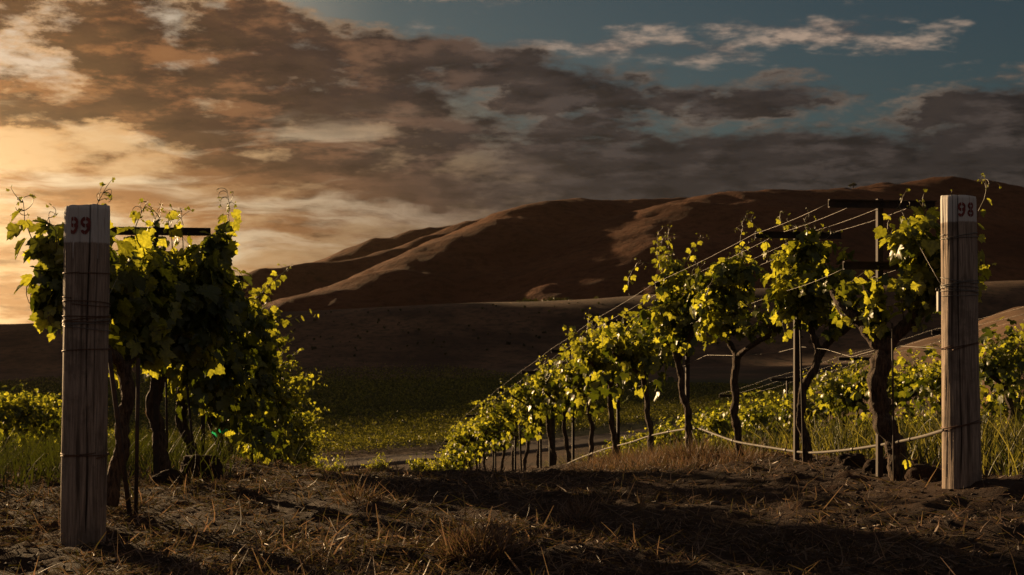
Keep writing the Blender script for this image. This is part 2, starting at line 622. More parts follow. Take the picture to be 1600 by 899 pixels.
def build_hills():
    xs = np.arange(-300, 680, 4.2)
    ys = np.arange(585, 1330, 4.6)
    X, Y = np.meshgrid(xs, ys)
    wx = X + fbm(X * 0.012, Y * 0.012, 3, 3) * 14
    wy = Y + fbm(X * 0.012, Y * 0.012, 3, 8) * 14
    Z = np.full(X.shape, -60.0)
    for si, sp in enumerate(SPINES):
        pts = [np.array(at(*p)) for p in sp]
        best = np.full(X.shape, -200.0)
        side = 0.50 if si < 5 else 0.52
        for a, b in zip(pts[:-1], pts[1:]):
            d = b - a
            L2 = d[0] ** 2 + d[1] ** 2
            t = np.clip(((wx - a[0]) * d[0] + (wy - a[1]) * d[1]) / L2, 0, 1)
            dist = np.hypot(wx - a[0] - d[0] * t, wy - a[1] - d[1] * t)
            w = (26.0, 40.0, 30.0, 18.0, 18.0)[si] if si < 5 else 16.0
            z = a[2] + d[2] * t - side * (np.sqrt(dist ** 2 + w ** 2) - w) * (1 - 0.0006 * dist)
            best = np.maximum(best, z)
        kk = 7.0
        Z = np.maximum(Z, best) + kk * np.exp(-np.abs(Z - best) / kk) * 0.3 * (np.abs(Z - best) < 60)
    Z = Z + fbm(X * 0.02, Y * 0.02, 5, 41) * 2.8 - np.abs(fbm(X * 0.035 + Y * 0.012, Y * 0.016, 4, 53)) * 3.2 + fbm(X * 0.10, Y * 0.10, 3, 47) * 0.9
    Z = np.maximum(Z, ground_z(X, Y) - 6)
    ny, nx = X.shape
    idx = np.arange(ny * nx).reshape(ny, nx)
    Fq = np.stack([idx[:-1, :-1], idx[:-1, 1:], idx[1:, 1:], idx[1:, :-1]], -1).reshape(-1, 4)
    return tag(mesh_np('hills', np.stack([X, Y, Z], -1).reshape(-1, 3), Fq, M_HILL), kind='structure')


SHADE_RIDGE_H = 255.3


def build_shade_ridge():
    """unseen ridge added out of frame to the left, shaped to shadow the valley"""
    s = np.array([math.sin(R(SUN_AZ)), math.cos(R(SUN_AZ))])
    t = np.array([s[1], -s[0]])
    D = np.linspace(1150, 2000, 80)
    Ls = np.linspace(-900, 420, 180)
    DD, LL = np.meshgrid(D, Ls)
    top = SHADE_RIDGE_H * sstep(LL, 338, 288) * sstep(LL, -900, -400)
    h = top * np.exp(-((DD - 1500) / 170) ** 2) + fbm(DD * 0.01, LL * 0.01, 4, 77) * 0.6 * sstep(LL, 338, 288) - 14
    X = s[0] * DD + t[0] * LL
    Y = s[1] * DD + t[1] * LL
    ny, nx = X.shape
    idx = np.arange(ny * nx).reshape(ny, nx)
    Fq = np.stack([idx[:-1, :-1], idx[1:, :-1], idx[1:, 1:], idx[:-1, 1:]], -1).reshape(-1, 4)
    return tag(mesh_np('hills', np.stack([X, Y, h], -1).reshape(-1, 3), Fq, M_HILL), kind='structure')  # added shadow caster, carries the same object name as the visible hills


build_ground()
build_hills()
build_shade_ridge()


# ------------------------------------------------------------------ plant materials
def leaf_material(name, base_a, base_b, thru_a, thru_b, shine=0.35):
    m, q_, o = material(name)
    tone = attr(q_, 'tone')
    geo = q_.n('ShaderNodeNewGeometry').outputs['Position']
    spots = q_.noise(geo, 60.0, 3, 0.6)
    base = q_.mix(tone, base_a, base_b)
    base = q_.mix(q_.mul(q_.smooth(spots, 0.58, 0.74), 0.35), base, (0.10, 0.085, 0.03))
    thru = q_.mix(q_.smooth(tone, 0.15, 0.95), thru_a, thru_b)
    thru = q_.mix(q_.smooth(spots, 0.35, 0.65), thru, q_.mix(0.5, thru, (0.02, 0.03, 0.0)))
    d = q_.n('ShaderNodeBsdfDiffuse')
    q_.put(d.inputs[0], base)
    t = q_.n('ShaderNodeBsdfTranslucent')
    q_.put(t.inputs[0], thru)
    g = q_.n('ShaderNodeBsdfGlossy')
    g.inputs['Roughness'].default_value = shine
    q_.put(g.inputs['Color'], (0.6, 0.6, 0.6))
    a1 = q_.n('ShaderNodeAddShader')
    q_.t.links.new(d.outputs[0], a1.inputs[0])
    q_.t.links.new(t.outputs[0], a1.inputs[1])
    mx = q_.n('ShaderNodeMixShader')
    mx.inputs[0].default_value = 0.045
    q_.t.links.new(a1.outputs[0], mx.inputs[1])
    q_.t.links.new(g.outputs[0], mx.inputs[2])
    q_.t.links.new(mx.outputs[0], o.inputs[0])
    return m


M_LEAF = leaf_material('vine_leaf', (0.023, 0.033, 0.009), (0.105, 0.108, 0.020), (0.038, 0.047, 0.003), (0.46, 0.44, 0.030))
M_GRASS = leaf_material('grass_blade', (0.024, 0.023, 0.009), (0.072, 0.072, 0.024), (0.018, 0.019, 0.003), (0.17, 0.145, 0.024), 0.5)


def bark_material():
    m, q_, o = material('vine_bark')
    co = q_.n('ShaderNodeTexCoord').outputs['Object']
    x, y, z = q_.sep(co)
    v = q_.vec(x, y, q_.mul(z, 0.16))
    n1 = q_.noise(v, 90.0, 6, 0.65)
    n2 = q_.noise(co, 14.0, 4, 0.6)
    c = q_.mix(q_.smooth(n1, 0.3, 0.7), (0.022, 0.015, 0.011), (0.13, 0.088, 0.062))
    c = q_.mix(q_.mul(q_.smooth(n2, 0.5, 0.7), 0.5), c, (0.065, 0.048, 0.036))
    principled(q_, o, c, 0.9, 0.25, bump(q_, n1, 1.0, 0.025))
    return m


M_BARK = bark_material()


def cane_material():
    m, q_, o = material('green_cane')
    principled(q_, o, q_.mix(objrand(q_), (0.085, 0.070, 0.022), (0.11, 0.065, 0.028)), 0.5, 0.4)
    return m


M_CANE = cane_material()

# ------------------------------------------------------------------ leaves
_HALF = [(0.0, 0.0), (0.10, -0.15), (0.27, -0.20), (0.41, -0.11), (0.45, 0.02), (0.60, 0.07), (0.55, 0.17), (0.68, 0.29), (0.61, 0.40),
         (0.68, 0.54), (0.52, 0.53), (0.41, 0.57), (0.31, 0.50), (0.33, 0.66), (0.24, 0.74), (0.22, 0.86), (0.11, 0.90), (0.0, 1.06)]
_HALF_MID = [(0.0, 0.0), (0.25, -0.2), (0.58, 0.05), (0.68, 0.5), (0.34, 0.52), (0.22, 0.84), (0.0, 1.06)]
_HALF_LOW = [(0.0, -0.1), (0.55, 0.1), (0.5, 0.6), (0.0, 1.0)]


def leaf_template(half):
    pts = [(0.0, 0.27)] + half + [(-x, y) for x, y in half[-2:0:-1]]
    P = np.array(pts)
    n = len(P) - 1
    T = np.array([(0, 1 + i, 1 + (i + 1) % n) for i in range(n)])
    return P, T


LEAF_LOD = [leaf_template(_HALF), leaf_template(_HALF_MID), leaf_template(_HALF_LOW)]


class Leaves:
    def __init__(self):
        self.p, self.t, self.n, self.s, self.c = [], [], [], [], []

    def add(self, p, t, n, s, c):
        self.p.append(p)
        self.t.append(t)
        self.n.append(n)
        self.s.append(s)
        self.c.append(c)

    def arrays(self):
        return [np.array(x, float) for x in (self.p, self.t, self.n, self.s, self.c)]


def leaf_mesh(name, L, lod, mat, parent, g):
    p, t, n, s, c = L.arrays()
    N = len(p)
    P, T = LEAF_LOD[lod]
    t = t / (np.linalg.norm(t, axis=1)[:, None] + 1e-9)
    n = n - t * np.sum(n * t, axis=1)[:, None]
    n = n / (np.linalg.norm(n, axis=1)[:, None] + 1e-9)
    b = np.cross(t, n)
    x, y = P[:, 0][None, :], P[:, 1][None, :]
    fold = g.uniform(0.02, 0.55, (N, 1))
    droop = g.uniform(0.02, 0.40, (N, 1))
    wave = g.uniform(0.0, 0.09, (N, 1))
    ph = g.uniform(0, 6.28, (N, 1))
    z = np.abs(x) * fold - droop * (y - 0.2) ** 2 - droop * x ** 2 * 0.8 + wave * np.sin(9 * x + 7 * y + ph) * (0.3 + np.abs(x) + np.abs(y))
    sx = g.uniform(0.85, 1.12, (N, 1))
    S = s[:, None, None]
    V = p[:, None, :] + S * ((x * sx)[:, :, None] * b[:, None, :] + (y + 0 * x)[:, :, None] * t[:, None, :] + z[:, :, None] * n[:, None, :])
    k = len(P)
    Fq = (T[None] + (np.arange(N) * k)[:, None, None]).reshape(-1, 3)
    tone = np.repeat(np.clip(c, 0, 1), k)
    return mesh_np(name, V.reshape(-1, 3), Fq, mat, parent, True, {'tone': tone})


def unit(v):
    return v / (np.linalg.norm(v) + 1e-9)


def grow_shoot(L, canes, g, start, direc, length, size, droop=0.9, lean=None, bare=0.0, young=0.0, thick=0.0035, tendril=False, skip=0.0):
    """one cane: leaves alternate along it, smaller and yellower towards the tip"""
    p = np.array(start, float)
    d = unit(np.array(direc, float))
    step = 0.035
    m = max(4, int(length / step))
    pts = [p.copy()]
    sidev = unit(np.cross(d, g.normal(size=3)))
    for i in range(m):
        f = i / m
        d = unit(d + np.array([0, 0, -0.055 * droop]) * (0.4 + f) + g.normal(size=3) * 0.055 + (0 if lean is None else np.array(lean) * 0.06))
        p = p + d * step
        pts.append(p.copy())
        if g.random() > 0.80 + bare or i < 1 or g.random() < skip:
            continue
        sgn = 1 if i % 2 else -1
        sidev = unit(sidev - d * np.dot(sidev, d) + g.normal(size=3) * 0.25)
        out = unit(sidev * sgn + d * 0.25 + np.array([0, 0, -0.25]) + g.normal(size=3) * 0.3)
        s = size * (1.0 - 0.72 * f ** 1.6) * g.uniform(0.62, 1.12)
        lp = p + out * s * g.uniform(0.25, 0.6)
        tip = unit(out * 0.6 + np.array([0, 0, -0.75 * (1 - 0.6 * f)]) + g.normal(size=3) * 0.35)
        nrm = unit(out * 0.55 + np.array([0, 0, 0.55]) + g.normal(size=3) * 0.55)
        L.add(lp, tip, nrm, s, np.clip(0.25 + 0.55 * f + young + g.normal() * 0.22, 0, 1))
    pts = np.array(pts)
    canes.tube(pts, np.linspace(thick, thick * 0.35, len(pts)), 4, False)
    if tendril:
        for _ in range(g.integers(3, 6)):
            i = g.integers(int(len(pts) * 0.72), len(pts))
            q = pts[i].copy()
            dd = unit(d * 0.7 + g.normal(size=3) * 0.8)
            tp = [q.copy()]
            curl = g.normal(size=3) * 0.5
            for j in range(6):
                dd = unit(dd + np.cross(curl, dd) * 0.5)
                q = q + dd * 0.014
                tp.append(q.copy())
            canes.tube(tp, np.linspace(0.0016, 0.0008, len(tp)), 3, False)
            L.add(q, unit(dd + g.normal(size=3) * 0.3), g.normal(size=3), size * g.uniform(0.10, 0.24), 0.7)
    return pts


def gnarl(pts, g, amp, n=22):
    """resample a polyline smoothly and let it wander like old wood"""
    P = np.array([tuple(q) for q in pts], float)
    dseg = np.r_[0, np.cumsum(np.linalg.norm(np.diff(P, axis=0), axis=1))]
    s = np.linspace(0, dseg[-1], n)
    Q = np.stack([np.interp(s, dseg, P[:, i]) for i in range(3)], -1)
    for _ in range(2):
        Q[1:-1] = (Q[:-2] + 2 * Q[1:-1] + Q[2:]) / 4
    ph = g.uniform(0, 6.28, 4)
    w = np.sin(np.linspace(0, math.pi, n))
    Q[:, 0] += amp * w * (np.sin(s * 9 + ph[0]) + 0.5 * np.sin(s * 23 + ph[1]))
    Q[:, 1] += amp * w * (np.sin(s * 8 + ph[2]) + 0.5 * np.sin(s * 21 + ph[3]))
    return Q


def wood(name, pts, r0, r1, g, parent, amp=0.012, n=22, sides=9):
    """a tapered, twisting, fibrous limb"""
    Q = gnarl(pts, g, amp, n)
    m, sd = n * 3, sides + 7
    ip = lambda v: np.interp(np.linspace(0, n - 1, m), np.arange(n), v)
    knot = 1 + 0.13 * np.sin(np.arange(n) * 1.7 + g.uniform(0, 6)) * g.uniform(0.4, 1.0) + g.normal(0, 0.06, n)
    r = ip(np.linspace(r0, r1, n) * knot)
    Q2 = np.stack([ip(Q[:, i]) for i in range(3)], -1)
    for _ in range(2):
        Q2[1:-1] = (Q2[:-2] + 2 * Q2[1:-1] + Q2[2:]) / 4
    mb = MB()
    mb.tube(Q2, r, sd, True)
    V = mb.v[0]
    ring = np.repeat(np.arange(m), sd)
    a_ = np.tile(np.arange(sd) * 2 * math.pi / sd, m) + ring * 0.035
    so = g.uniform(0, 50)
    rel = V[:m * sd] - Q2[ring]
    h = 0.30 * fbm(np.cos(a_) * 3.4 + so, np.sin(a_) * 3.4 + ring * 0.05, 4, 3, 0.7) - 0.42 * np.abs(fbm(np.cos(a_) * 5 + so, np.sin(a_) * 5 + ring * 0.07, 4, 9, 0.65)) + 0.06
    V[:m * sd] = Q2[ring] + rel * (1 + h)[:, None]
    return mb.build(name, M_BARK, parent), Q


def make_vine(seed, fork=0.72, spread=0.42, lean=(0.0, 0.0), r=0.034, n_shoots=26, length=0.5, size=0.062, lod=0, along=0.5,
              fill=120, up=0.55, bell=0.30, top=0.50, stretch=(1, 1), tall=0, tall_len=0.4, droop=1.2):
    """a vine standing at the origin, its row running along +Y: trunk, two arms, canes and leaves"""
    g = np.random.default_rng(seed)
    root = empty('grapevine')
    lx, ly = lean
    headp = np.array([lx, ly, fork])
    tr, Q = wood('trunk', [(0, 0, -0.10), (lx * 0.1 + g.normal() * 0.02, ly * 0.2, 0.25), (lx * 0.5 + g.normal() * 0.03, ly * 0.6, 0.5), headp], r * 1.25, r * 0.9, g, root, 0.014)
    arms = []
    for sgn in (-1, 1):
        e = headp + np.array([spread * sgn * (1 - along) * 1.3, spread * sgn * along * 1.7, 0.20 + g.uniform(-0.03, 0.06)])
        a, AQ = wood('arm', [Q[-1] - np.array([0, 0, 0.03]), headp * 0.55 + e * 0.45 + np.array([0, 0, -0.02]), e], r * 0.80, r * 0.42, g, root, 0.008, 14, 7)
        arms.append(AQ)
    L, canes = Leaves(), MB()
    P = np.concatenate([a[4:] for a in arms])
    for i in range(n_shoots):
        b = P[g.integers(len(P))]
        ang = g.uniform(0, 6.28)
        d = np.array([math.cos(ang) * 0.6 * stretch[0], math.sin(ang) * 0.6 * stretch[1], up + g.uniform(-0.1, 0.5)])
        grow_shoot(L, canes, g, b, d, length * g.uniform(0.6, 1.25), size, droop)
    for i in range(tall):
        b = P[g.integers(len(P))]
        grow_shoot(L, canes, g, b + np.array([0, 0, 0.1]), (g.normal() * 0.25, g.normal() * 0.25, 1), tall_len * g.uniform(0.9, 1.4), size * 0.8, 0.15, tendril=True, young=0.15)
    c0 = headp + np.array([0, 0, 0.22])
    for i in range(fill):
        u = unit(g.normal(size=3)) * g.uniform(0.3, 1.22)
        q = c0 + u * np.array([0.32 * stretch[0], (0.30 + spread * along * 1.2) * stretch[1], bell])
        out = unit(u + np.array([0, 0, 0.1]))
        L.add(q, unit(out * 0.5 + np.array([0, 0, -0.8]) + g.normal(size=3) * 0.3), unit(out + np.array([0, 0, 0.4]) + g.normal(size=3) * 0.4), size * g.uniform(0.7, 1.15), np.clip(0.35 + g.normal() * 0.25, 0, 1))
    canes.build('canes', M_CANE, root)
    leaf_mesh('foliage', L, lod, M_LEAF, root, g)
    return root


ROW_ANG = math.atan2(-ROWD[0], ROWD[1])      # turn that takes +Y on to the row direction


def place(root, p, turn=0.0, sc=1.0):
    root.location = p
    root.rotation_euler = (0, 0, ROW_ANG + turn)
    root.scale = (sc, sc, sc)
    return root


ORD = ['first', 'second', 'third', 'fourth', 'fifth', 'sixth', 'seventh', 'eighth', 'ninth', 'tenth', 'eleventh', 'twelfth', 'thirteenth', 'fourteenth',
       'fifteenth', 'sixteenth', 'seventeenth', 'eighteenth', 'nineteenth', 'twentieth', 'twenty-first', 'twenty-second', 'twenty-third', 'twenty-fourth', 'twenty-fifth',
       'twenty-sixth', 'twenty-seventh', 'twenty-eighth']

# ------------------------------------------------------------------ the row that ends at post 98
G98 = 'grapevines in the row behind post 98'
G99 = 'grapevines in the row behind post 99'


def shoot_to(L, canes, g, a, b, size, sz=1.0, tendril=True, bow=0.06, leaf_from=0.0, leaf_to=0.8, dens=0.85, young=0.2, thick=0.004):
    """a cane that grows from a to b, bowed, with leaves on the stretch leaf_from..leaf_to"""
    a, b = np.array(tuple(a), float), np.array(tuple(b), float)
    ln = np.linalg.norm(b - a)
    n = max(6, int(ln / 0.032))
    size = size * sz
    side = unit(np.cross(b - a, g.normal(size=3)))
    f = np.linspace(0, 1, n)
    P = a + (b - a) * f[:, None] + side * (np.sin(f * math.pi) * bow)[:, None] + g.normal(size=(n, 3)) * 0.003
    d = unit(b - a)
    for i in range(1, n):
        if not (leaf_from <= f[i] <= leaf_to) or g.random() > dens:
            continue
        sgn = 1 if i % 2 else -1
        sv = unit(np.cross(d, np.array([0.15, -1, 0.1]))) * sgn
        o_ = unit(sv + g.normal(size=3) * 0.45 + np.array([0, 0, -0.15]))
        s = size * (1 - 0.48 * f[i] ** 1.5) * g.uniform(0.65, 1.1)
        L.add(P[i] + o_ * s * 0.45, unit(o_ * 0.7 + np.array([0, 0, -0.7]) + g.normal(size=3) * 0.3), unit(np.array([0, -0.7, 0.5]) + g.normal(size=3) * 0.5), s, np.clip(0.5 + young + g.normal() * 0.2, 0, 1))
    canes.tube(P, np.linspace(thick, thick * 0.4, n), 5, False)
    if tendril:
        for _ in range(6):
            i = g.integers(int(n * 0.80), n)
            q, dd, curl = P[i].copy(), unit(d + g.normal(size=3) * 0.8), g.normal(size=3) * 0.6
            tp = [q.copy()]
            for j in range(7):
                dd = unit(dd + np.cross(curl, dd) * 0.45)
                q = q + dd * 0.013
                tp.append(q.copy())
            canes.tube(tp, np.linspace(0.0022, 0.0012, 8), 4, False)
            for _q in range(2):
                L.add(q + g.normal(size=3) * 0.006, unit(dd + g.normal(size=3) * 0.6), g.normal(size=3), size * g.uniform(0.10, 0.22), 0.45)


def clump(L, g, c, rad, n, size, tone=0.45, shell=0.5, hang=0.8):
    c, rad = np.array(tuple(c), float), np.array(rad, float)
    for i in range(n):
        u = unit(g.normal(size=3)) * g.uniform(shell * 0.5, 1.18)
        o_ = unit(u + np.array([0, 0, 0.15]))
        L.add(c + u * rad, unit(o_ * 0.5 + np.array([0, 0, -hang]) + g.normal(size=3) * 0.35), unit(o_ + np.array([0, 0, 0.3]) + g.normal(size=3) * 0.5),
              size * g.uniform(0.6, 1.2), np.clip(tone + g.normal() * 0.25, 0, 1))


def custom_vine(seed, base, trunk_px, arms_px, r, clumps, shoots, label, group, size=0.075, lod=0, inner=26, hang_len=0.45, loose=6, tone=0.47, thick=1.0):
    """a near vine built where it stands: trunk and arms are given as points in the place, leaves as clumps on the arms"""
    g = np.random.default_rng(seed)
    root = empty('grapevine', base)
    b = np.array(tuple(base))
    loc = lambda p: np.array(tuple(p)) - b
    tr, Q = wood('trunk', [loc(p) for p in trunk_px], r[0], r[1], g, root, 0.018, 26, 13)
    AQ = []
    for a in arms_px:
        _, q_ = wood('arm', [Q[-1] - unit(Q[-1] - Q[-4]) * 0.03] + [loc(p) for p in a], r[1] * 0.82, r[2], g, root, 0.010, 18, 8)
        AQ.append(q_)
    L, canes = Leaves(), MB()
    P = np.concatenate([q_[5:] for q_ in AQ])
    for i in range(inner):
        st = P[g.integers(len(P))]
        c, rad, n = clumps[g.integers(len(clumps))]
        tgt = loc(c) + g.normal(size=3) * np.array(rad) * 0.35
        grow_shoot(L, canes, g, st, (tgt - st) + g.normal(size=3) * 0.12 + np.array([0, 0, 0.12]), hang_len * g.uniform(0.7, 1.2), size, 1.1)
    for c, rad, n in clumps:
        clump(L, g, loc(c), rad, int(n * thick), size, tone)
    for i in range(loose):                  # loose upright shoots above the mass
        c, rad, n = clumps[g.integers(len(clumps))]
        if n > 40:
            a_ = loc(c) + np.array([g.normal() * rad[0] * 0.6, g.normal() * rad[1] * 0.6, rad[2] * 0.5])
            shoot_to(L, canes, g, a_, a_ + np.array([g.normal() * 0.07, g.normal() * 0.07, rad[2] * 0.5 + g.uniform(0.10, 0.24)]), size * 0.8, leaf_to=0.95, dens=0.95)
    for sh in shoots:
        shoot_to(L, canes, g, loc(sh[0]), loc(sh[1]), size * 0.95, **(sh[2] if len(sh) > 2 else {}))
    canes.build('canes', M_CANE, root)
    leaf_mesh('foliage', L, lod, M_LEAF, root, g)
    return tag(root, label, 'grapevine', group)


def rows():
    # ---- row 98: the old thick vine by the post
    B = row_pt(P_RIGHT, 0.85)
    custom_vine(101, B, [at(1412, 765, 7.05), at(1396, 700, 7.08), at(1378, 640, 7.12), at(1372, 590, 7.15), at(1382, 540, 7.18)],
                [[at(1352, 512, 7.25), at(1318, 486, 7.35), at(1304, 455, 7.45)], [at(1420, 500, 7.15), at(1452, 468, 7.05), at(1490, 452, 6.9)]],
                (0.056, 0.052, 0.030),
                [(at(1432, 395, 7.0), (0.13, 0.16, 0.24), 150), (at(1408, 372, 6.9), (0.07, 0.10, 0.08), 20), (at(1450, 450, 7.0), (0.16, 0.15, 0.10), 60),
                 (at(1365, 470, 7.2), (0.06, 0.1, 0.13), 34), (at(1500, 420, 6.9), (0.16, 0.14, 0.16), 60), (at(1322, 470, 7.4), (0.06, 0.08, 0.14), 30), (at(1372, 505, 7.2), (0.05, 0.05, 0.12), 24)],
                [(at(1535, 420, 6.75), at(1546, 290, 6.7), dict(leaf_to=0.9)), (at(1440, 400, 6.9), at(1444, 322, 6.9), dict(leaf_to=0.96, sz=1.25, dens=0.95)), (at(1400, 380, 6.9), at(1408, 318, 6.95), {}),
                 (at(1420, 760, 7.0), at(1408, 708, 6.98), dict(tendril=False))],
                'thick old grapevine with gnarled forked trunk right beside post 98', G98, inner=14, hang_len=0.3)
    # second: thin trunk that leans and forks, arms low to both sides
    B = row_pt(P_RIGHT, 2.19)
    custom_vine(102, B, [at(1262, 735, 8.42), at(1256, 660, 8.45), at(1255, 610, 8.47), at(1272, 570, 8.47), at(1282, 548, 8.48)],
                [[at(1272, 528, 8.5), at(1268, 505, 8.52), at(1258, 470, 8.6)], [at(1304, 526, 8.4), at(1330, 508, 8.3), at(1338, 470, 8.2)]],
                (0.030, 0.027, 0.017),
                [(at(1252, 440, 8.5), (0.21, 0.2, 0.25), 190), (at(1262, 385, 8.5), (0.12, 0.12, 0.10), 50), (at(1225, 470, 8.5), (0.10, 0.14, 0.13), 40), (at(1312, 430, 8.3), (0.08, 0.1, 0.18), 40)],
                [(at(1256, 420, 8.5), at(1257, 345, 8.45), dict(leaf_to=0.9)), (at(1292, 420, 8.4), at(1298, 366, 8.4), {}), (at(1218, 440, 8.5), at(1212, 400, 8.5), {}),
                 (at(1240, 480, 8.4), at(1232, 528, 8.35), dict(tendril=False, leaf_to=1.0))],
                'slim grapevine whose trunk leans and forks low, beside the steel stake with the second crossbar', G98)
    B = row_pt(P_RIGHT, 3.55)
    custom_vine(103, B, [at(1158, 728, 9.78), at(1153, 660, 9.8), at(1144, 610, 9.81), at(1150, 570, 9.81), at(1152, 552, 9.81)],
                [[at(1138, 528, 9.9), at(1128, 500, 10.0), at(1118, 470, 10.0)], [at(1178, 538, 9.6), at(1205, 523, 9.4), at(1216, 505, 9.3)]],
                (0.031, 0.028, 0.018),
                [(at(1128, 455, 9.9), (0.24, 0.22, 0.25), 210), (at(1152, 425, 9.8), (0.16, 0.15, 0.12), 60), (at(1118, 505, 9.9), (0.14, 0.16, 0.16), 60), (at(1205, 500, 9.4), (0.07, 0.1, 0.08), 14)],
                [(at(1155, 450, 9.8), at(1158, 398, 9.8), dict(leaf_to=0.95)), (at(1095, 440, 9.9), at(1090, 418, 9.9), {}), (at(1180, 440, 9.7), at(1202, 440, 9.6), {}),
                 (at(1130, 500, 9.8), at(1128, 535, 9.7), dict(tendril=False, leaf_to=1.0))],
                'grapevine with crooked trunk and one bare arm reaching right, third behind post 98', G98)
    B = row_pt(P_RIGHT, 4.99)
    custom_vine(104, B, [at(1078, 712, 11.2), at(1072, 640, 11.22), at(1066, 590, 11.24), at(1058, 560, 11.24)],
                [[at(1046, 535, 11.4), at(1040, 500, 11.6)], [at(1075, 535, 11.1), at(1085, 500, 11.0)]],
                (0.033, 0.030, 0.019),
                [(at(1055, 490, 11.2), (0.28, 0.3, 0.34), 250), (at(1048, 430, 11.1), (0.14, 0.14, 0.14), 60), (at(1085, 460, 11.0), (0.14, 0.15, 0.14), 60)],
                [(at(1046, 440, 11.1), at(1048, 400, 11.1), dict(leaf_to=0.95)), (at(1075, 440, 11.0), at(1085, 415, 11.0), {})],
                'dense bushy grapevine on a bent trunk beside a steel stake, fourth behind post 98', G98)
    # the rest of row 98, going down the slope
    protos = [make_vine(300 + i, fork=0.84, spread=0.54, r=0.026, n_shoots=40, length=0.52, size=0.084, lod=1, fill=170, bell=0.36, lean=(0.06 * (-1) ** i, 0.05 * (i - 1.5)), tall=6, tall_len=0.26) for i in range(5)]
    used = set()

    def inst(i):
        if i in used:
            return copy_tree(protos[i])
        used.add(i)
        return protos[i]
    k_ = 4
    for j, t in enumerate(np.arange(6.40, 31.5, 1.42)):
        t = t + rng.normal() * 0.06
        v = place(inst(j % 5), row_pt(P_RIGHT, t, rng.normal() * 0.03, -0.02), (0 if j % 2 else math.pi) + rng.normal() * 0.25, rng.uniform(0.97, 1.06) * (1.10 - 0.10 * min(1, (t - 6) / 6)))
        tag(v, '%s vine of the sunlit right row, counted from its end post' % ORD[j + k_], 'grapevine', G98)

    # ---- row 99: dense and seen against the light, lower leaf tone paints in its shade
    B = row_pt(P_LEFT, 0.70)
    custom_vine(111, B, [at(172, 790, 6.15), at(178, 740, 6.18), at(196, 690, 6.2), at(200, 620, 6.22), at(192, 570, 6.24)],
                [[at(168, 545, 6.1), at(130, 520, 6.0), at(95, 470, 5.95)], [at(215, 540, 6.5), at(240, 500, 6.9)]],
                (0.038, 0.034, 0.024),
                [(at(82, 440, 6.0), (0.07, 0.14, 0.17), 70), (at(78, 380, 6.0), (0.08, 0.1, 0.09), 26), (at(150, 430, 6.3), (0.24, 0.16, 0.22), 110), (at(205, 470, 6.5), (0.22, 0.22, 0.26), 170),
                 (at(215, 540, 6.5), (0.16, 0.2, 0.10), 50), (at(225, 428, 6.7), (0.12, 0.2, 0.13), 90)],
                [(at(85, 420, 5.95), at(36, 316, 5.9), dict(leaf_to=0.96, sz=1.25, dens=0.95)), (at(90, 400, 5.95), at(76, 340, 5.95), dict(leaf_to=0.96, sz=1.25, dens=0.95)), (at(150, 380, 6.2), at(160, 302, 6.2), dict(leaf_to=0.96, sz=1.25, dens=0.95)),
                 (at(72, 440, 5.95), at(46, 475, 5.9), dict(tendril=False, leaf_to=1.0)), (at(85, 480, 5.95), at(90, 520, 5.9), dict(tendril=False, leaf_to=1.0, leaf_from=0.0)),
                 (at(80, 450, 5.95), at(70, 500, 5.9), dict(tendril=False, leaf_to=1.0)), (at(225, 400, 6.6), at(228, 320, 6.6), dict(leaf_to=0.96, sz=1.25, dens=0.95))],
                'grapevine nearest post 99, its canes spilling past the left of the post', G99, size=0.086, hang_len=0.4, loose=1, tone=0.34, thick=1.25)
    B = row_pt(P_LEFT, 2.28)
    custom_vine(112, B, [at(256, 765, 7.72), at(250, 690, 7.74), at(242, 620, 7.76), at(246, 570, 7.76), at(250, 540, 7.76)],
                [[at(235, 510, 7.5), at(215, 470, 7.2)], [at(265, 510, 8.0), at(285, 470, 8.4)]],
                (0.046, 0.042, 0.025),
                [(at(262, 470, 7.5), (0.32, 0.3, 0.30), 330), (at(240, 425, 7.4), (0.13, 0.2, 0.11), 70), (at(320, 452, 7.6), (0.14, 0.2, 0.26), 130), (at(335, 380, 7.6), (0.07, 0.1, 0.10), 30), (at(280, 540, 7.6), (0.26, 0.2, 0.14), 150), (at(225, 450, 7.2), (0.18, 0.25, 0.34), 200), (at(300, 500, 7.6), (0.2, 0.25, 0.25), 160)],
                [(at(285, 400, 7.5), at(284, 330, 7.5), dict(leaf_to=0.96, sz=1.25, dens=0.95)), (at(325, 420, 7.6), at(356, 300, 7.6), dict(leaf_to=0.9)), (at(268, 400, 7.5), at(262, 345, 7.5), dict(leaf_to=0.96, sz=1.25, dens=0.95)),
                 (at(335, 440, 7.6), at(348, 385, 7.6), dict(leaf_to=0.9, tendril=False))],
                'grapevine with a straight thick trunk and dark leaf mass, second behind post 99', G99, size=0.092, inner=40, loose=0, tone=0.32, thick=1.1)
    B = row_pt(P_LEFT, 3.95)
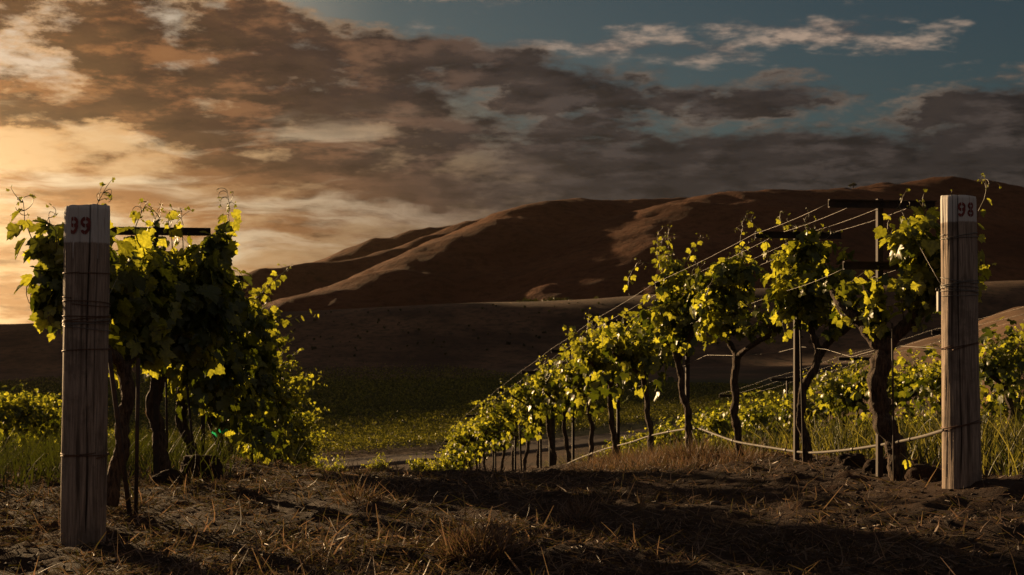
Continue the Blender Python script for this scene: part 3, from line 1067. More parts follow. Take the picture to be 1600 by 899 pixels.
    custom_vine(113, B, [at(302, 750, 9.40), at(296, 690, 9.42), at(284, 640, 9.44), at(288, 590, 9.46)],
                [[at(278, 560, 9.2), at(270, 520, 8.9)], [at(305, 555, 9.7), at(320, 520, 10.0)]],
                (0.042, 0.038, 0.026),
                [(at(310, 500, 9.3), (0.36, 0.35, 0.36), 330), (at(365, 480, 9.4), (0.16, 0.3, 0.26), 110), (at(350, 560, 9.3), (0.2, 0.3, 0.16), 90), (at(330, 440, 9.3), (0.2, 0.2, 0.14), 80), (at(330, 600, 9.4), (0.3, 0.3, 0.22), 160), (at(290, 560, 9.3), (0.3, 0.3, 0.2), 120)],
                [(at(350, 470, 9.3), at(362, 430, 9.3), dict(leaf_to=0.96, sz=1.25, dens=0.95)), (at(340, 600, 9.3), at(336, 640, 9.2), dict(tendril=False, leaf_to=1.0))],
                'grapevine with a curved trunk in deep shade, third behind post 99', G99, size=0.088, inner=36, loose=3, tone=0.32, thick=1.1)
    B = row_pt(P_LEFT, 5.5)
    custom_vine(114, B, [at(350, 748, 10.9), at(338, 680, 10.95), at(322, 640, 11.0), at(318, 600, 11.0)],
                [[at(308, 575, 10.7), at(300, 540, 10.4)], [at(335, 570, 11.3), at(350, 540, 11.6)]],
                (0.042, 0.038, 0.026),
                [(at(350, 540, 11.0), (0.38, 0.4, 0.36), 300), (at(395, 500, 11.0), (0.18, 0.3, 0.22), 90), (at(400, 570, 11.0), (0.16, 0.3, 0.22), 120), (at(370, 630, 11.0), (0.32, 0.35, 0.26), 200), (at(400, 680, 11.0), (0.14, 0.3, 0.2), 80)],
                [(at(385, 500, 11.0), at(455, 418, 10.9), dict(leaf_to=0.85, dens=1.0)), (at(395, 480, 11.0), at(440, 432, 10.9), dict(leaf_to=0.9, tendril=False))],
                'grapevine with one long cane reaching out to the right, fourth behind post 99', G99, size=0.084, loose=3, tone=0.34, thick=1.05)
    dense = [make_vine(350 + i, fork=0.80, spread=0.42, r=0.042, n_shoots=40, length=0.62, size=0.096, lod=1, fill=330, bell=0.52, tall=3, tall_len=0.3, droop=1.7) for i in range(4)]
    used_d = set()

    def inst_d(i):
        if i in used_d:
            return copy_tree(dense[i])
        used_d.add(i)
        return dense[i]
    for j, t in enumerate(np.arange(7.0, 31.5, 1.5)):
        t = t + rng.normal() * 0.08
        v = place(inst_d(j % 4), row_pt(P_LEFT, t, 0.06 + rng.normal() * 0.03, -0.02), (0 if j % 2 else math.pi) + rng.normal() * 0.25, rng.uniform(0.98, 1.10))
        tag(v, '%s vine of the dark left row, counted from its end post' % ORD[j + 4], 'grapevine', G99)

    # ---- neighbouring rows
    far = [make_vine(400 + i, fork=0.80, spread=0.40, r=0.034, n_shoots=36, length=0.56, size=0.080, lod=1, fill=230, bell=0.44, tall=3, tall_len=0.3) for i in range(4)]
    used_f = set()

    def inst_f(i):
        if i in used_f:
            return copy_tree(far[i])
        used_f.add(i)
        return far[i]
    base = P_RIGHT + ROWN * SPACING
    for j, t in enumerate(np.arange(7.2, 27.5, 1.42)):
        v = place(inst_f(j % 4), row_pt(base, t + rng.normal() * 0.1, rng.normal() * 0.04, -0.02), rng.uniform(0, 6.28), rng.uniform(0.95, 1.1))
        tag(v, '%s vine of the next row, seen through the gaps of the right row' % ORD[j], 'grapevine', 'grapevines in the next row to the right')
    base = P_RIGHT + ROWN * SPACING * 2
    for j, t in enumerate(np.arange(12.6, 30, 1.42)):
        v = place(inst_f((j + 1) % 4), row_pt(base, t + rng.normal() * 0.1, rng.normal() * 0.04, -0.02), rng.uniform(0, 6.28), rng.uniform(0.95, 1.12))
        tag(v, '%s vine of the second row beyond the right post' % ORD[j], 'grapevine', 'grapevines in the second row to the right')
    base = P_RIGHT + ROWN * SPACING * 3
    for j, t in enumerate(np.arange(19.0, 40, 1.5)):
        v = place(inst_f((j + 2) % 4), row_pt(base, t + rng.normal() * 0.1, rng.normal() * 0.04, -0.02), rng.uniform(0, 6.28), rng.uniform(0.95, 1.12))
        tag(v, '%s vine of the third row beyond the right post' % ORD[j], 'grapevine', 'grapevines in the third row to the right')
    base = P_LEFT - ROWN * SPACING
    for j, t in enumerate(np.arange(15.2, 37, 1.5)):
        v = place(inst_f((j + 3) % 4), row_pt(base, t + rng.normal() * 0.1, rng.normal() * 0.04, -0.02), rng.uniform(0, 6.28), rng.uniform(0.98, 1.12))
        tag(v, '%s vine of the far left row, rising above green grass' % ORD[j], 'grapevine', 'grapevines in the row to the left')
    lab = ['small sunlit vine tip just right of the dark row 99', 'upright sunlit vine below the road, second from row 99', 'upright sunlit vine in the middle of the gap',
           'low leafy vine leaning right in the gap below the road', 'wide sunlit vine at the foot of row 98 near the road']
    for j, (px, Y, sc) in enumerate([(505, 47, 1.1), (527, 48, 1.25), (592, 48, 1.3), (655, 48, 1.3), (712, 46, 1.25)]):
        x = (px - 800) / F * Y
        v = place(inst_f(j % 4), Vector((x, Y, gz(x, Y) - 0.02)), rng.uniform(0, 6.28), sc)
        v.scale = (0.62 * sc, 0.62 * sc, 1.08 * sc)
        tag(v, lab[j], 'grapevine', 'lone vines in the gap between the two rows')


rows()


# ------------------------------------------------------------------ posts, stakes, wires, hose
def wood_post_material(name, paint_z):
    m, q_, o = material(name)
    co = q_.n('ShaderNodeTexCoord').outputs['Object']
    x, y, z = q_.sep(co)
    v = q_.vec(x, y, q_.mul(z, 0.045))
    grain = q_.noise(v, 130.0, 6, 0.65)
    streak = q_.noise(v, 34.0, 4, 0.6)
    broad = q_.noise(co, 6.0, 6, 0.68)
    c = q_.mix(q_.smooth(grain, 0.3, 0.7), (0.150, 0.108, 0.082), (0.37, 0.285, 0.228))
    c = q_.mix(q_.smooth(streak, 0.52, 0.75), c, (0.070, 0.050, 0.039))
    c = q_.mix(q_.mul(q_.smooth(broad, 0.50, 0.62), 0.45), c, (0.085, 0.064, 0.050))
    # whitewash at the head of the post, worn along the grain, with runs below its edge
    runs = q_.noise(q_.vec(x, y, q_.mul(z, 0.02)), 70.0, 2, 0.5)
    lim = q_.add(paint_z, q_.mul(q_.sub(grain, 0.5), 0.025), q_.mul(q_.smooth(runs, 0.66, 0.72), -0.07))
    paint = q_.smooth(q_.sub(z, lim), -0.004, 0.006)
    worn = q_.smooth(q_.add(grain, q_.mul(streak, 0.4)), 0.92, 0.70, 0.15, 0.9)
    c = q_.mix(q_.mul(paint, worn), c, (0.56, 0.53, 0.51))
    crack = attr(q_, 'crack')
    c = q_.mix(crack, c, (0.020, 0.014, 0.010))
    principled(q_, o, c, 0.82, 0.25, bump(q_, q_.add(grain, q_.mul(streak, 0.6)), 0.7, 0.005))
    return m


def metal_material(name, a, b, rough, metal):
    m, q_, o = material(name)
    geo = q_.n('ShaderNodeNewGeometry').outputs['Position']
    n1 = q_.noise(geo, 22.0, 5, 0.65)
    principled(q_, o, q_.mix(q_.smooth(n1, 0.35, 0.65), a, b), rough, 0.5, bump(q_, n1, 0.3, 0.002), metal)
    return m


M_STAKE = metal_material('rusted_steel', (0.014, 0.009, 0.007), (0.040, 0.021, 0.014), 0.8, 0.0)
M_WIRE = metal_material('galvanised_wire', (0.11, 0.10, 0.09), (0.19, 0.175, 0.16), 0.55, 0.7)
M_RUSTY = metal_material('rusty_wire', (0.07, 0.035, 0.022), (0.14, 0.07, 0.04), 0.6, 0.4)
M_HOSE = metal_material('sun_bleached_hose', (0.036, 0.027, 0.020), (0.062, 0.048, 0.036), 0.75, 0.0)
M_HOSE_DARK = metal_material('dark_hose', (0.03, 0.025, 0.022), (0.06, 0.05, 0.04), 0.5, 0.0)
M_RED = metal_material('red_stencil_paint', (0.11, 0.016, 0.012), (0.21, 0.036, 0.026), 0.7, 0.0)
M_RIBBON = leaf_material('green_ribbon', (0.02, 0.30, 0.13), (0.03, 0.36, 0.16), (0.01, 0.30, 0.12), (0.02, 0.36, 0.15))
M_PLASTIC = metal_material('grey_plastic', (0.12, 0.11, 0.10), (0.18, 0.165, 0.15), 0.5, 0.0)


def arc(cx, cy, rx, ry, a0, a1, th, n=14):
    """a curved stroke as an inner and an outer line"""
    a = np.radians(np.linspace(a0, a1, n))
    o_ = np.stack([cx + rx * np.cos(a), cy + ry * np.sin(a)], -1)
    i_ = np.stack([cx + (rx - th) * np.cos(a), cy + (ry - th * 0.85) * np.sin(a)], -1)
    return o_, i_


GLYPH = {
    '9': [arc(0.5, 0.69, 0.46, 0.31, 98, 262, 0.25), arc(0.5, 0.69, 0.46, 0.31, -82, 82, 0.25),
          arc(0.40, 0.62, 0.56, 0.62, -84, -6, 0.25), arc(0.46, 0.30, 0.42, 0.30, 195, 262, 0.24, 8)],
    '8': [arc(0.5, 0.75, 0.42, 0.25, 98, 262, 0.22), arc(0.5, 0.75, 0.42, 0.25, -82, 82, 0.22),
          arc(0.5, 0.26, 0.47, 0.27, 98, 262, 0.24), arc(0.5, 0.26, 0.47, 0.27, -82, 82, 0.24)]}


def wooden_post(base, top, r0, r1, seed, text, phi_text, drop, dw, dh, wraps, label, slant):
    g = np.random.default_rng(seed)
    base, top = np.array(base), np.array(top)
    root = empty('wooden_post', tuple(base))
    axis_v = top - base
    H = np.linalg.norm(axis_v)
    tilt = Vector(axis_v / H).to_track_quat('Z', 'Y')
    root.rotation_mode = 'QUATERNION'
    root.rotation_quaternion = Vector((0, 0, 1)).rotation_difference(Vector(axis_v / H))
    face = math.atan2(-base[1], -base[0])                       # the side that looks at the camera
    ns, nz = 160, 90
    ang = np.arange(ns) * 2 * math.pi / ns
    zz = np.linspace(-0.22, H, nz)
    A, Z = np.meshgrid(ang, zz)
    Rr = r0 + (r1 - r0) * np.clip(Z / H, 0, 1)
    Rr = Rr + 0.0055 * fbm(np.cos(A) * 2 + 5, np.sin(A) * 2 + Z * 1.2, 3, seed) + 0.0026 * fbm(A * 9, Z * 1.5, 4, seed + 3, 0.65)
    crack = np.zeros(A.shape)
    for ck in range(10):
        a0 = face + g.uniform(-1.5, 1.5) if ck < 6 else g.uniform(0, 6.28)
        z0, z1 = (g.uniform(-0.3, H * 0.7), 0)
        z1 = z0 + g.uniform(0.3, 1.5)
        if ck < 2:
            a0, z0, z1 = face + (0.06, 0.42)[ck] * (1 if seed % 2 else -1), (0.0, 0.5)[ck], H + 0.1
        wv = a0 + 0.05 * np.sin(Z * 5 + ck) + 0.05 * fbm(Z * 3, Z * 0 + ck, 3, seed + ck)
        da = (A - wv + math.pi) % (2 * math.pi) - math.pi
        wd = (0.040 if ck < 2 else 0.026) * (0.7 + 0.3 * np.sin(Z * 7 + ck))
        cr = np.exp(-(da / wd) ** 2) * sstep(Z, z0, z0 + 0.15) * sstep(Z, z1, z1 - 0.15)
        crack = np.maximum(crack, cr * (1.0 if ck < 1 else 0.6 if ck < 2 else 0.35))
    Rr = Rr - crack * 0.009
    Zt = Z + np.where(Z > H - 0.001, slant * np.cos(A - face - 1.4) + 0.003 * fbm(A * 3, A * 0, 3, seed + 8), 0)
    # rounded, worn edge at the head
    Rr = Rr - 0.002 * sstep(Z, H - 0.008, H)
    V = np.stack([Rr * np.cos(A), Rr * np.sin(A), Zt], -1).reshape(-1, 3)
    idx = np.arange(nz * ns).reshape(nz, ns)
    nxt = np.roll(idx, -1, axis=1)
    Fq = np.stack([idx[:-1], nxt[:-1], nxt[1:], idx[1:]], -1).reshape(-1, 4)
    # end grain: two inner rings on the head
    tv, tf = [V], [Fq]
    last = idx[-1]
    n0 = len(V)
    for ri, sc in enumerate((0.75, 0.35, 0.02)):
        ring = V[idx[-1]].copy()
        ring[:, :2] *= sc
        ring[:, 2] = H + slant * sc * np.cos(ang - face - 1.4) + 0.002 + 0.002 * fbm(ang * 4, ang * 0 + ri, 3, seed + 20 + ri)
        tv.append(ring)
        cur = n0 + np.arange(ns)
        n0 += ns
        tf.append(np.stack([last, np.roll(last, -1), np.roll(cur, -1), cur], -1))
        last = cur
    VV = np.concatenate(tv)
    cc = np.concatenate([crack.ravel(), np.repeat(0.25, len(VV) - len(V))])
    mesh_np('shaft', VV, np.concatenate(tf), wood_post_material('weathered_post_wood', H - drop[2]), root, True, {'crack': np.clip(cc * 1.2, 0, 1)})
    # stencilled number, one mesh per digit, lying on the round of the post
    total = dw * len(text) + 0.006 * (len(text) - 1)
    for di, ch in enumerate(text):
        vs_, fs_, nn = [], [], 0
        for o_, i_ in GLYPH[ch]:
            grid = np.stack([o_ * (1 - f) + i_ * f for f in np.linspace(0, 1, 4)], 1)
            m_ = len(o_)
            xs_ = grid[..., 0] * dw + di * (dw + 0.006) - total / 2
            zs_ = H - drop[1] + grid[..., 1] * dh
            a_ = face + phi_text + xs_ / r1
            rr = r1 + 0.0022
            vs_.append(np.stack([rr * np.cos(a_), rr * np.sin(a_), zs_], -1).reshape(-1, 3))
            ii = nn + np.arange(m_ * 4).reshape(m_, 4)
            fs_.append(np.stack([ii[:-1, :-1], ii[1:, :-1], ii[1:, 1:], ii[:-1, 1:]], -1).reshape(-1, 4))
            nn += m_ * 4
        mesh_np('digit', np.concatenate(vs_), np.concatenate(fs_), M_RED, root, True)
    for (zh, tlt, mt, turns, rad) in wraps:
        mb = MB()
        n = 40 * turns
        a_ = np.linspace(0, 2 * math.pi * turns, n) + g.uniform(0, 6)
        ra = r0 + (r1 - r0) * zh / H + 0.004
        z_ = zh + tlt * np.cos(a_ - face - 1.57) + np.linspace(-0.006, 0.006, n) * turns + 0.004 * np.sin(a_ * 1.5 + g.uniform(0, 6))
        mb.tube(np.stack([ra * np.cos(a_), ra * np.sin(a_), z_], -1), rad, 6)
        mb.build('wire_wrap', mt, root)
    return tag(root, label, 'post', 'numbered wooden end posts')


def posts():
    zb = lambda x, y: gz(x, y)
    # photo column of foot and head, row of head
    bL = at(131, 850, 5.5)
    tL = at(137.5, 323, 5.5)
    wooden_post(tuple(bL), tuple(tL), 0.0955, 0.0975, 21, '99', -0.36, (0.05, 0.131, 0.165), 0.046, 0.078,
                [(1.205, 0.006, M_RUSTY, 1, 0.0022), (1.075, -0.008, M_RUSTY, 2, 0.0020), (1.005, 0.003, M_RUSTY, 3, 0.0022), (0.982, 0.006, M_WIRE, 2, 0.0018),
                 (0.962, -0.008, M_WIRE, 1, 0.0018), (0.862, 0.006, M_RUSTY, 1, 0.0024), (0.40, 0.003, M_RUSTY, 2, 0.0024)],
                'wooden end post with red stencilled number 99, shaded, with dark leaves to its right', 0.006)
    bR = at(1503, 764, 6.3)
    tR = at(1497.5, 307, 6.3)
    wooden_post(tuple(bR), tuple(tR), 0.0965, 0.0835, 22, '98', 0.46, (0.035, 0.112, 0.135), 0.041, 0.074,
                [(1.285, 0.008, M_WIRE, 2, 0.0020), (1.06, -0.018, M_WIRE, 1, 0.0022), (1.045, 0.016, M_WIRE, 2, 0.0020), (1.02, -0.010, M_WIRE, 3, 0.0020), (0.985, 0.004, M_WIRE, 1, 0.0020),
                 (0.73, 0.020, M_RUSTY, 2, 0.0022), (0.325, 0.022, M_RUSTY, 2, 0.0022)],
                'wooden end post with red stencilled number 98, its left edge sunlit', -0.006)


def trellis_stake(base, t, h=1.60, arm=0.31, low=0.23, lean=0.0, c=0.0, gap=0.36):
    p = row_pt(base, t, c)
    root = empty('trellis_stake', p)
    ux, uy = Vector((ROWN[0], ROWN[1], 0)), Vector((ROWD[0], ROWD[1], 0))
    mb = MB()                                   # angle iron
    hh = (h + 0.25) / 2
    mb.box((0, 0, h / 2 - 0.1), ux * 0.017, uy * 0.0025, Vector((lean * 0.05, 0, hh)))
    mb.box(ux * -0.0145 + uy * 0.0145 + Vector((0, 0, h / 2 - 0.1)), ux * 0.0025, uy * 0.012, Vector((lean * 0.05, 0, hh)))
    mb.build('stake', M_STAKE, root, False)
    for z, half in ((h - 0.01, arm), (h - 0.01 - gap, low)):
        if half <= 0:
            continue
        mb = MB()                               # folded channel
        mb.box(Vector((0, 0, z)) - uy * 0.022, ux * half, uy * 0.003, Vector((0, 0, 0.024)))
        mb.box(Vector((0, 0, z + 0.0212)) - uy * 0.034, ux * half, uy * 0.009, Vector((0, 0, 0.0028)))
        mb.box(Vector((0, 0, z - 0.0212)) - uy * 0.034, ux * half, uy * 0.009, Vector((0, 0, 0.0028)))
        o = mb.build('crossarm', M_STAKE, root, False)
        mb = MB()
        for s in (-1, 1):
            mb.tube([ux * s * 0.008 - uy * 0.026 + Vector((0, 0, z)), ux * s * 0.008 - uy * 0.038 + Vector((0, 0, z))], 0.006, 8)
        mb.build('bolt', M_STAKE, o, False)
    return root


def wire(name, pts, label, group, mt=None, rad=0.00115, sag=0.0):
    P = [np.array(tuple(p), float) for p in pts]
    out = []
    for a, b in zip(P[:-1], P[1:]):
        n = max(3, int(np.linalg.norm(b - a) / 0.25))
        f = np.linspace(0, 1, n, endpoint=False)
        seg = a + (b - a) * f[:, None]
        seg[:, 2] -= sag * 4 * f * (1 - f)
        out.append(seg)
    out.append(P[-1][None])
    mb = MB()
    mb.tube(np.concatenate(out), rad, 6)
    return tag(mb.build(name, mt or M_WIRE), label, 'wire', group)


def trellis():
    ts98 = [0.97, 2.30, 5.0, 7.8, 10.5, 13.2, 16.0, 18.8, 21.6, 24.4, 27.2, 30.0]
    names = ['steel stake with two crossbars standing beside the old vine at post 98', 'steel stake whose crossbar stands above the second vine from post 98',
             'steel stake with crossbar among the bushy vines, third from post 98']
    for i, t in enumerate(ts98):
        s = trellis_stake(P_RIGHT, t, 1.60, 0.33 if i == 0 else 0.31, 0.24 if i in (0,) else 0.0)
        tag(s, names[i] if i < 3 else '%s steel trellis stake of the sunlit right row, partly hidden by vines' % ORD[i], 'trellis stake', 'trellis stakes of row 98')
    ts99 = [2.1, 4.8, 7.6, 10.4, 13.2, 16.0, 18.8]
    for i, t in enumerate(ts99):
        s = trellis_stake(P_LEFT, t, 1.555, 0.33, 0.22)
        tag(s, 'steel stake whose crossbar shows above the leaves right of post 99' if i == 0 else '%s steel trellis stake of the left row, among dark leaves' % ORD[i], 'trellis stake', 'trellis stakes of row 99')
    for rowi, (base, t0, nm) in enumerate(((P_RIGHT + ROWN * SPACING, 5.4, 'next'), (P_RIGHT + ROWN * SPACING * 2, 11.2, 'second'))):
        for i in range(5):
            s = trellis_stake(base, t0 + 2.8 * i, 1.58, 0.3, 0.0)
            tag(s, '%s steel stake of the %s row beyond the right post' % (ORD[i], nm), 'trellis stake', 'trellis stakes of the rows to the right')
    # wires on the crossarms of row 98
    tie = at(1474, 455, 6.25)
    nm = ['left outer', 'left inner', 'right inner', 'right outer']
    for j, c in enumerate((-0.31, -0.12, 0.10, 0.29)):
        pts = ([at(1474, 452, 6.24)] if j == 2 else []) + [row_pt(P_RIGHT, t, c, 1.612) for t in ts98]
        wire('trellis_wire', pts, '%s wire lying on the crossbars of the right row' % nm[j], 'top wires of row 98', sag=0.012)
    for j, c in enumerate((-0.20, 0.20)):
        pts = [row_pt(P_RIGHT, 0.97, c, 1.235)] + [row_pt(P_RIGHT, t, c * 0.6, 1.20) for t in ts98[1:]]
        wire('trellis_wire', pts, '%s wire at the lower crossbar of the right row' % ('left', 'right')[j], 'lower wires of row 98', sag=0.015)
    pts = [at(1474, 545, 6.24), at(1392, 540, 7.2), at(1330, 558, 7.8), at(1290, 546, 8.35), at(1250, 542, 8.6), at(1215, 551, 9.3), at(1160, 556, 9.8), at(1104, 555, 10.6)] + [row_pt(P_RIGHT, t, 0.02, 0.80) for t in (6.4, 9.0, 12, 16)]
    wire('trellis_wire', pts, 'slack wire sagging between the trunks of row 98', 'low wires', rad=0.0016)
    for j, c in enumerate((-0.31, -0.1, 0.12, 0.31)):
        pts = ([at(166, 470, 5.5)] if j == 1 else []) + [row_pt(P_LEFT, t, c, 1.567) for t in ts99]
        wire('trellis_wire', pts, '%s wire on the crossbars of the left row, behind leaves' % nm[j], 'top wires of row 99', sag=0.012)
    for rowi, (base, nmr) in enumerate(((P_RIGHT + ROWN * SPACING, 'next'), (P_RIGHT + ROWN * SPACING * 2, 'second'))):
        for j, c in enumerate((-0.28, 0.0, 0.28)[:3 - rowi]):
            pts = [row_pt(base, t, c, 1.60) for t in (1.0, 5.4, 8.2, 11.0, 13.8, 16.6)]
            wire('trellis_wire', pts, '%s wire of the %s row, right of post 98' % (('left', 'middle', 'right')[j], nmr), 'wires of the rows to the right', (M_WIRE, M_RUSTY)[rowi], 0.0011, 0.02)
    # slim training rods
    rods = [(at(1397, 768, 7.0), at(1394, 505, 7.05), 'thin dark rod standing against the thick old vine', 0.006),
            (at(1256, 735, 8.40), at(1250, 500, 8.42), 'thin rod beside the slim leaning trunk', 0.007),
            (at(206, 812, 6.0), at(170, 548, 5.95), 'black rod leaning left beside the first vine of row 99', 0.012),
            (at(212, 800, 6.1), at(216, 560, 6.1), 'upright black rod behind the leaning rod', 0.010),
            (at(262, 740, 8.3), at(259, 560, 8.3), 'thin rod between second and third vine of row 99', 0.008),
            (at(306, 740, 9.1), at(292, 600, 9.1), 'thin rod crossing the third trunk of row 99', 0.009),
            (at(815, 705, 20.0), at(810, 610, 20.0), 'leaning thin stake near the low end of row 98', 0.016)]
    for a, b, lb, r_ in rods:
        a = Vector((a.x, a.y, gz(a.x, a.y) - 0.06))
        mb = MB()
        mb.tube([a, a.lerp(b, 0.5), b], r_, 7)
        tag(mb.build('training_rod', M_STAKE), lb, 'rod')
    # a plain grey wooden stake far down row 98
    a, b = at(863, 760, 18.2), at(862, 622, 18.2)
    mb = MB()
    mb.tube([a, a.lerp(b, 0.5), b], [0.052, 0.05, 0.048], 12)
    mb.build('wooden_stake', M_HOSE)
    tag(bpy.data.objects['wooden_stake'], 'pale wooden stake standing among the trunks down row 98', 'stake')
    # drip hose
    hp = [at(1476, 672, 6.28), at(1440, 683, 6.7), at(1392, 693, 7.12), at(1330, 703, 7.7), at(1262, 709, 8.4), at(1200, 699, 9.1), at(1150, 691, 9.75), at(1112, 677, 10.6), at(1092, 669, 11.1), at(1060, 672, 11.8),
          at(1015, 681, 12.7), at(985, 692, 13.4), at(950, 700, 14.4), at(905, 716, 16.0), at(880, 728, 17.0)]
    H_ = np.array([tuple(p) for p in hp])
    s = np.linspace(0, len(hp) - 1, 150)
    Q = np.stack([np.interp(s, np.arange(len(hp)), H_[:, i]) for i in range(3)], -1)
    for _ in range(12):
        Q[1:-1] = (Q[:-2] + 2 * Q[1:-1] + Q[2:]) / 4
    root = empty('drip_hose', tuple(Q[0]))
    mb = MB()
    mb.tube(Q - Q[0], 0.0092, 8)
    mb.build('hose', M_HOSE, root)
    for i in range(14, 150, 17):
        mb = MB()
        mb.tube([Q[i] - Q[0], Q[i] - Q[0] + (Q[i + 1] - Q[i]) * 0.45], 0.013, 8)
        mb.build('dripper', M_HOSE_DARK, root)
    tag(root, 'pale drip hose sagging along the foot of row 98', 'hose')
    # green marking ribbons on trunks of row 99
    for i, (px, py, Y, w, lb) in enumerate(((336, 676, 10.85, 0.07, 'green ribbon tied round a trunk, left one of the pair in row 99'), (349, 674, 10.8, 0.075, 'green ribbon tied beside the left one on the dark trunks'),
                                            (382, 687, 12.2, 0.05, 'small green ribbon further down row 99'))):
        c = at(px, py, Y)
        g = np.random.default_rng(900 + i)
        mb = MB()
        V, Fq = [], []
        for kx in range(7):
            f = kx / 6
            dxy = Vector((w * (f - 0.5), -0.012 * math.sin(f * 9 + i), 0.012 * math.sin(f * 7 + i * 2) - 0.03 * f * (i == 0)))
            V += [tuple(c + dxy + Vector((0, 0.004, 0.012))), tuple(c + dxy - Vector((0, 0.002, 0.012)))]
        for kx in range(6):
            Fq.append((2 * kx, 2 * kx + 2, 2 * kx + 3, 2 * kx + 1))
        mb._push(V, Fq, 0.6)
        tag(mb.build('green_ribbon', M_RIBBON), lb, 'ribbon')
    # wire tensioner hanging at post 98
    c = at(1467, 462, 6.22)
    root = empty('wire_tensioner', c)
    mb = MB()
    mb.box((0, 0, -0.03), (0.008, 0, 0), (0, 0.012, 0), (0, 0, 0.05))
    mb.build('body', M_PLASTIC, root, False)
    mb = MB()
    mb.tube([(0, 0, 0.018), (0.001, 0, 0.032), (-0.006, 0, 0.04), (-0.014, 0, 0.034), (-0.012, 0, 0.022)], 0.003, 6)
    mb.build('hook', M_WIRE, root)
    tag(root, 'pale wire tensioner hooked on the left side of post 98', 'tensioner')


posts()
trellis()


# ------------------------------------------------------------------ what lies and grows on the ground
M_STRAW = leaf_material('dry_straw', (0.034, 0.019, 0.013), (0.22, 0.142, 0.098), (0.016, 0.008, 0.004), (0.12, 0.070, 0.042), 0.45)
M_PINKGRASS = leaf_material('dry_reddish_grass', (0.050, 0.028, 0.020), (0.17, 0.105, 0.076), (0.02, 0.009, 0.005), (0.11, 0.060, 0.036), 0.5)


def blades(name, P, D, Ln, Wd, bend, tone, mat, segs=3, parent=None, seed=0):
    """thin bent strips: P feet, D directions, Ln lengths"""
    g = np.random.default_rng(seed)
    N = len(P)
    D = D / (np.linalg.norm(D, axis=1)[:, None] + 1e-9)
    side = np.cross(D, g.normal(size=(N, 3)))
    side /= np.linalg.norm(side, axis=1)[:, None] + 1e-9
    fs = np.linspace(0, 1, segs + 1)
    V = np.zeros((N, segs + 1, 2, 3))
    for i, f in enumerate(fs):
        c = P + D * (Ln * f)[:, None] + bend * (f ** 2)
        w = (Wd * (1.0 - 0.75 * f ** 1.5))[:, None]
        V[:, i, 0] = c - side * w
        V[:, i, 1] = c + side * w
    k = (segs + 1) * 2
    q = np.array([(2 * i, 2 * i + 1, 2 * i + 3, 2 * i + 2) for i in range(segs)])
    Fq = (q[None] + (np.arange(N) * k)[:, None, None]).reshape(-1, 4)
    return mesh_np(name, V.reshape(-1, 3), Fq, mat, parent, False, {'tone': np.repeat(np.clip(tone, 0, 1), k)})


GROUND = bpy.data.objects['ground']


class Surf:
    """exact height of the built ground near the camera"""
    def __init__(self):
        from mathutils.bvhtree import BVHTree
        dg = bpy.context.evaluated_depsgraph_get()
        self.t = BVHTree.FromObject(GROUND, dg)

    def z(self, x, y):
        h = self.t.ray_cast(Vector((x, y, 30)), Vector((0, 0, -1)))
        return h[0].z if h[0] is not None else gz(x, y)


SURF = Surf()


def keep(g, gen, mask, n):
    """n random points from gen(m) -> (x, y), thinned by mask(x, y), set on the ground"""
    X, Y = np.zeros(0), np.zeros(0)
    while len(X) < n:
        x, y = gen(n)
        ok = g.random(len(x)) < mask(x, y)
        X, Y = np.r_[X, x[ok]], np.r_[Y, y[ok]]
    X, Y = X[:n], Y[:n]
    return np.array([(x, y, SURF.z(x, y)) for x, y in zip(X, Y)])


def scatter(n, y0, y1, spread, seed, mask, power=1.6):
    g = np.random.default_rng(seed)

    def gen(m):
        y = y0 + (y1 - y0) * g.random(m) ** power
        return g.uniform(-1, 1, m) * spread * y, y
    return keep(g, gen, mask, n), g


def litter():
    def m(x, y):
        v = fbm(x * 1.1, y * 1.1, 3, 61)
        w = fbm(x * 4.1, y * 4.1, 2, 67)
        return np.clip(0.55 + 0.7 * v + 0.5 * w, 0.08, 1) * (1 - 0.65 * sstep(x, 1.2, 2.0))
    P, g = scatter(54000, 3.6, 13.5, 0.68, 71, m)
    N = len(P)
    el_ = np.abs(g.normal(0, 0.32, N))
    az_ = g.uniform(0, 6.28, N)
    D = np.stack([np.cos(az_) * np.cos(el_), np.sin(az_) * np.cos(el_), np.sin(el_)], -1)
    Ln = np.exp(g.normal(-2.85, 0.5, N))
    P[:, 2] += g.uniform(-0.004, 0.014, N)
    blades('straw', P, D, Ln, np.full(N, 0.0016) * g.uniform(0.7, 1.9, N), g.normal(size=(N, 3)) * (Ln * 0.25)[:, None] * np.array([1, 1, 0.4]), g.beta(1.0, 2.7, N), M_STRAW, 3, None, 1)
    tag(bpy.data.objects['straw'], 'dry straw and stalks littering the dark soil', 'straw', None, 'stuff')
    # short stubble that catches the light
    P, g = scatter(17000, 3.6, 13.0, 0.66, 72, m)
    N = len(P)
    D = np.stack([g.normal(0, 0.6, N), g.normal(0, 0.6, N), g.uniform(0.3, 1.0, N)], -1)
    Ln = np.exp(g.normal(-3.1, 0.45, N))
    P[:, 2] -= 0.004
    blades('stubble', P, D, Ln, np.full(N, 0.0024) * g.uniform(0.6, 2.2, N), g.normal(size=(N, 3)) * (Ln * 0.4)[:, None], g.beta(1.6, 1.8, N), M_STRAW, 2, None, 2)
    tag(bpy.data.objects['stubble'], 'short dry stubble standing in the soil', 'stubble', None, 'stuff')


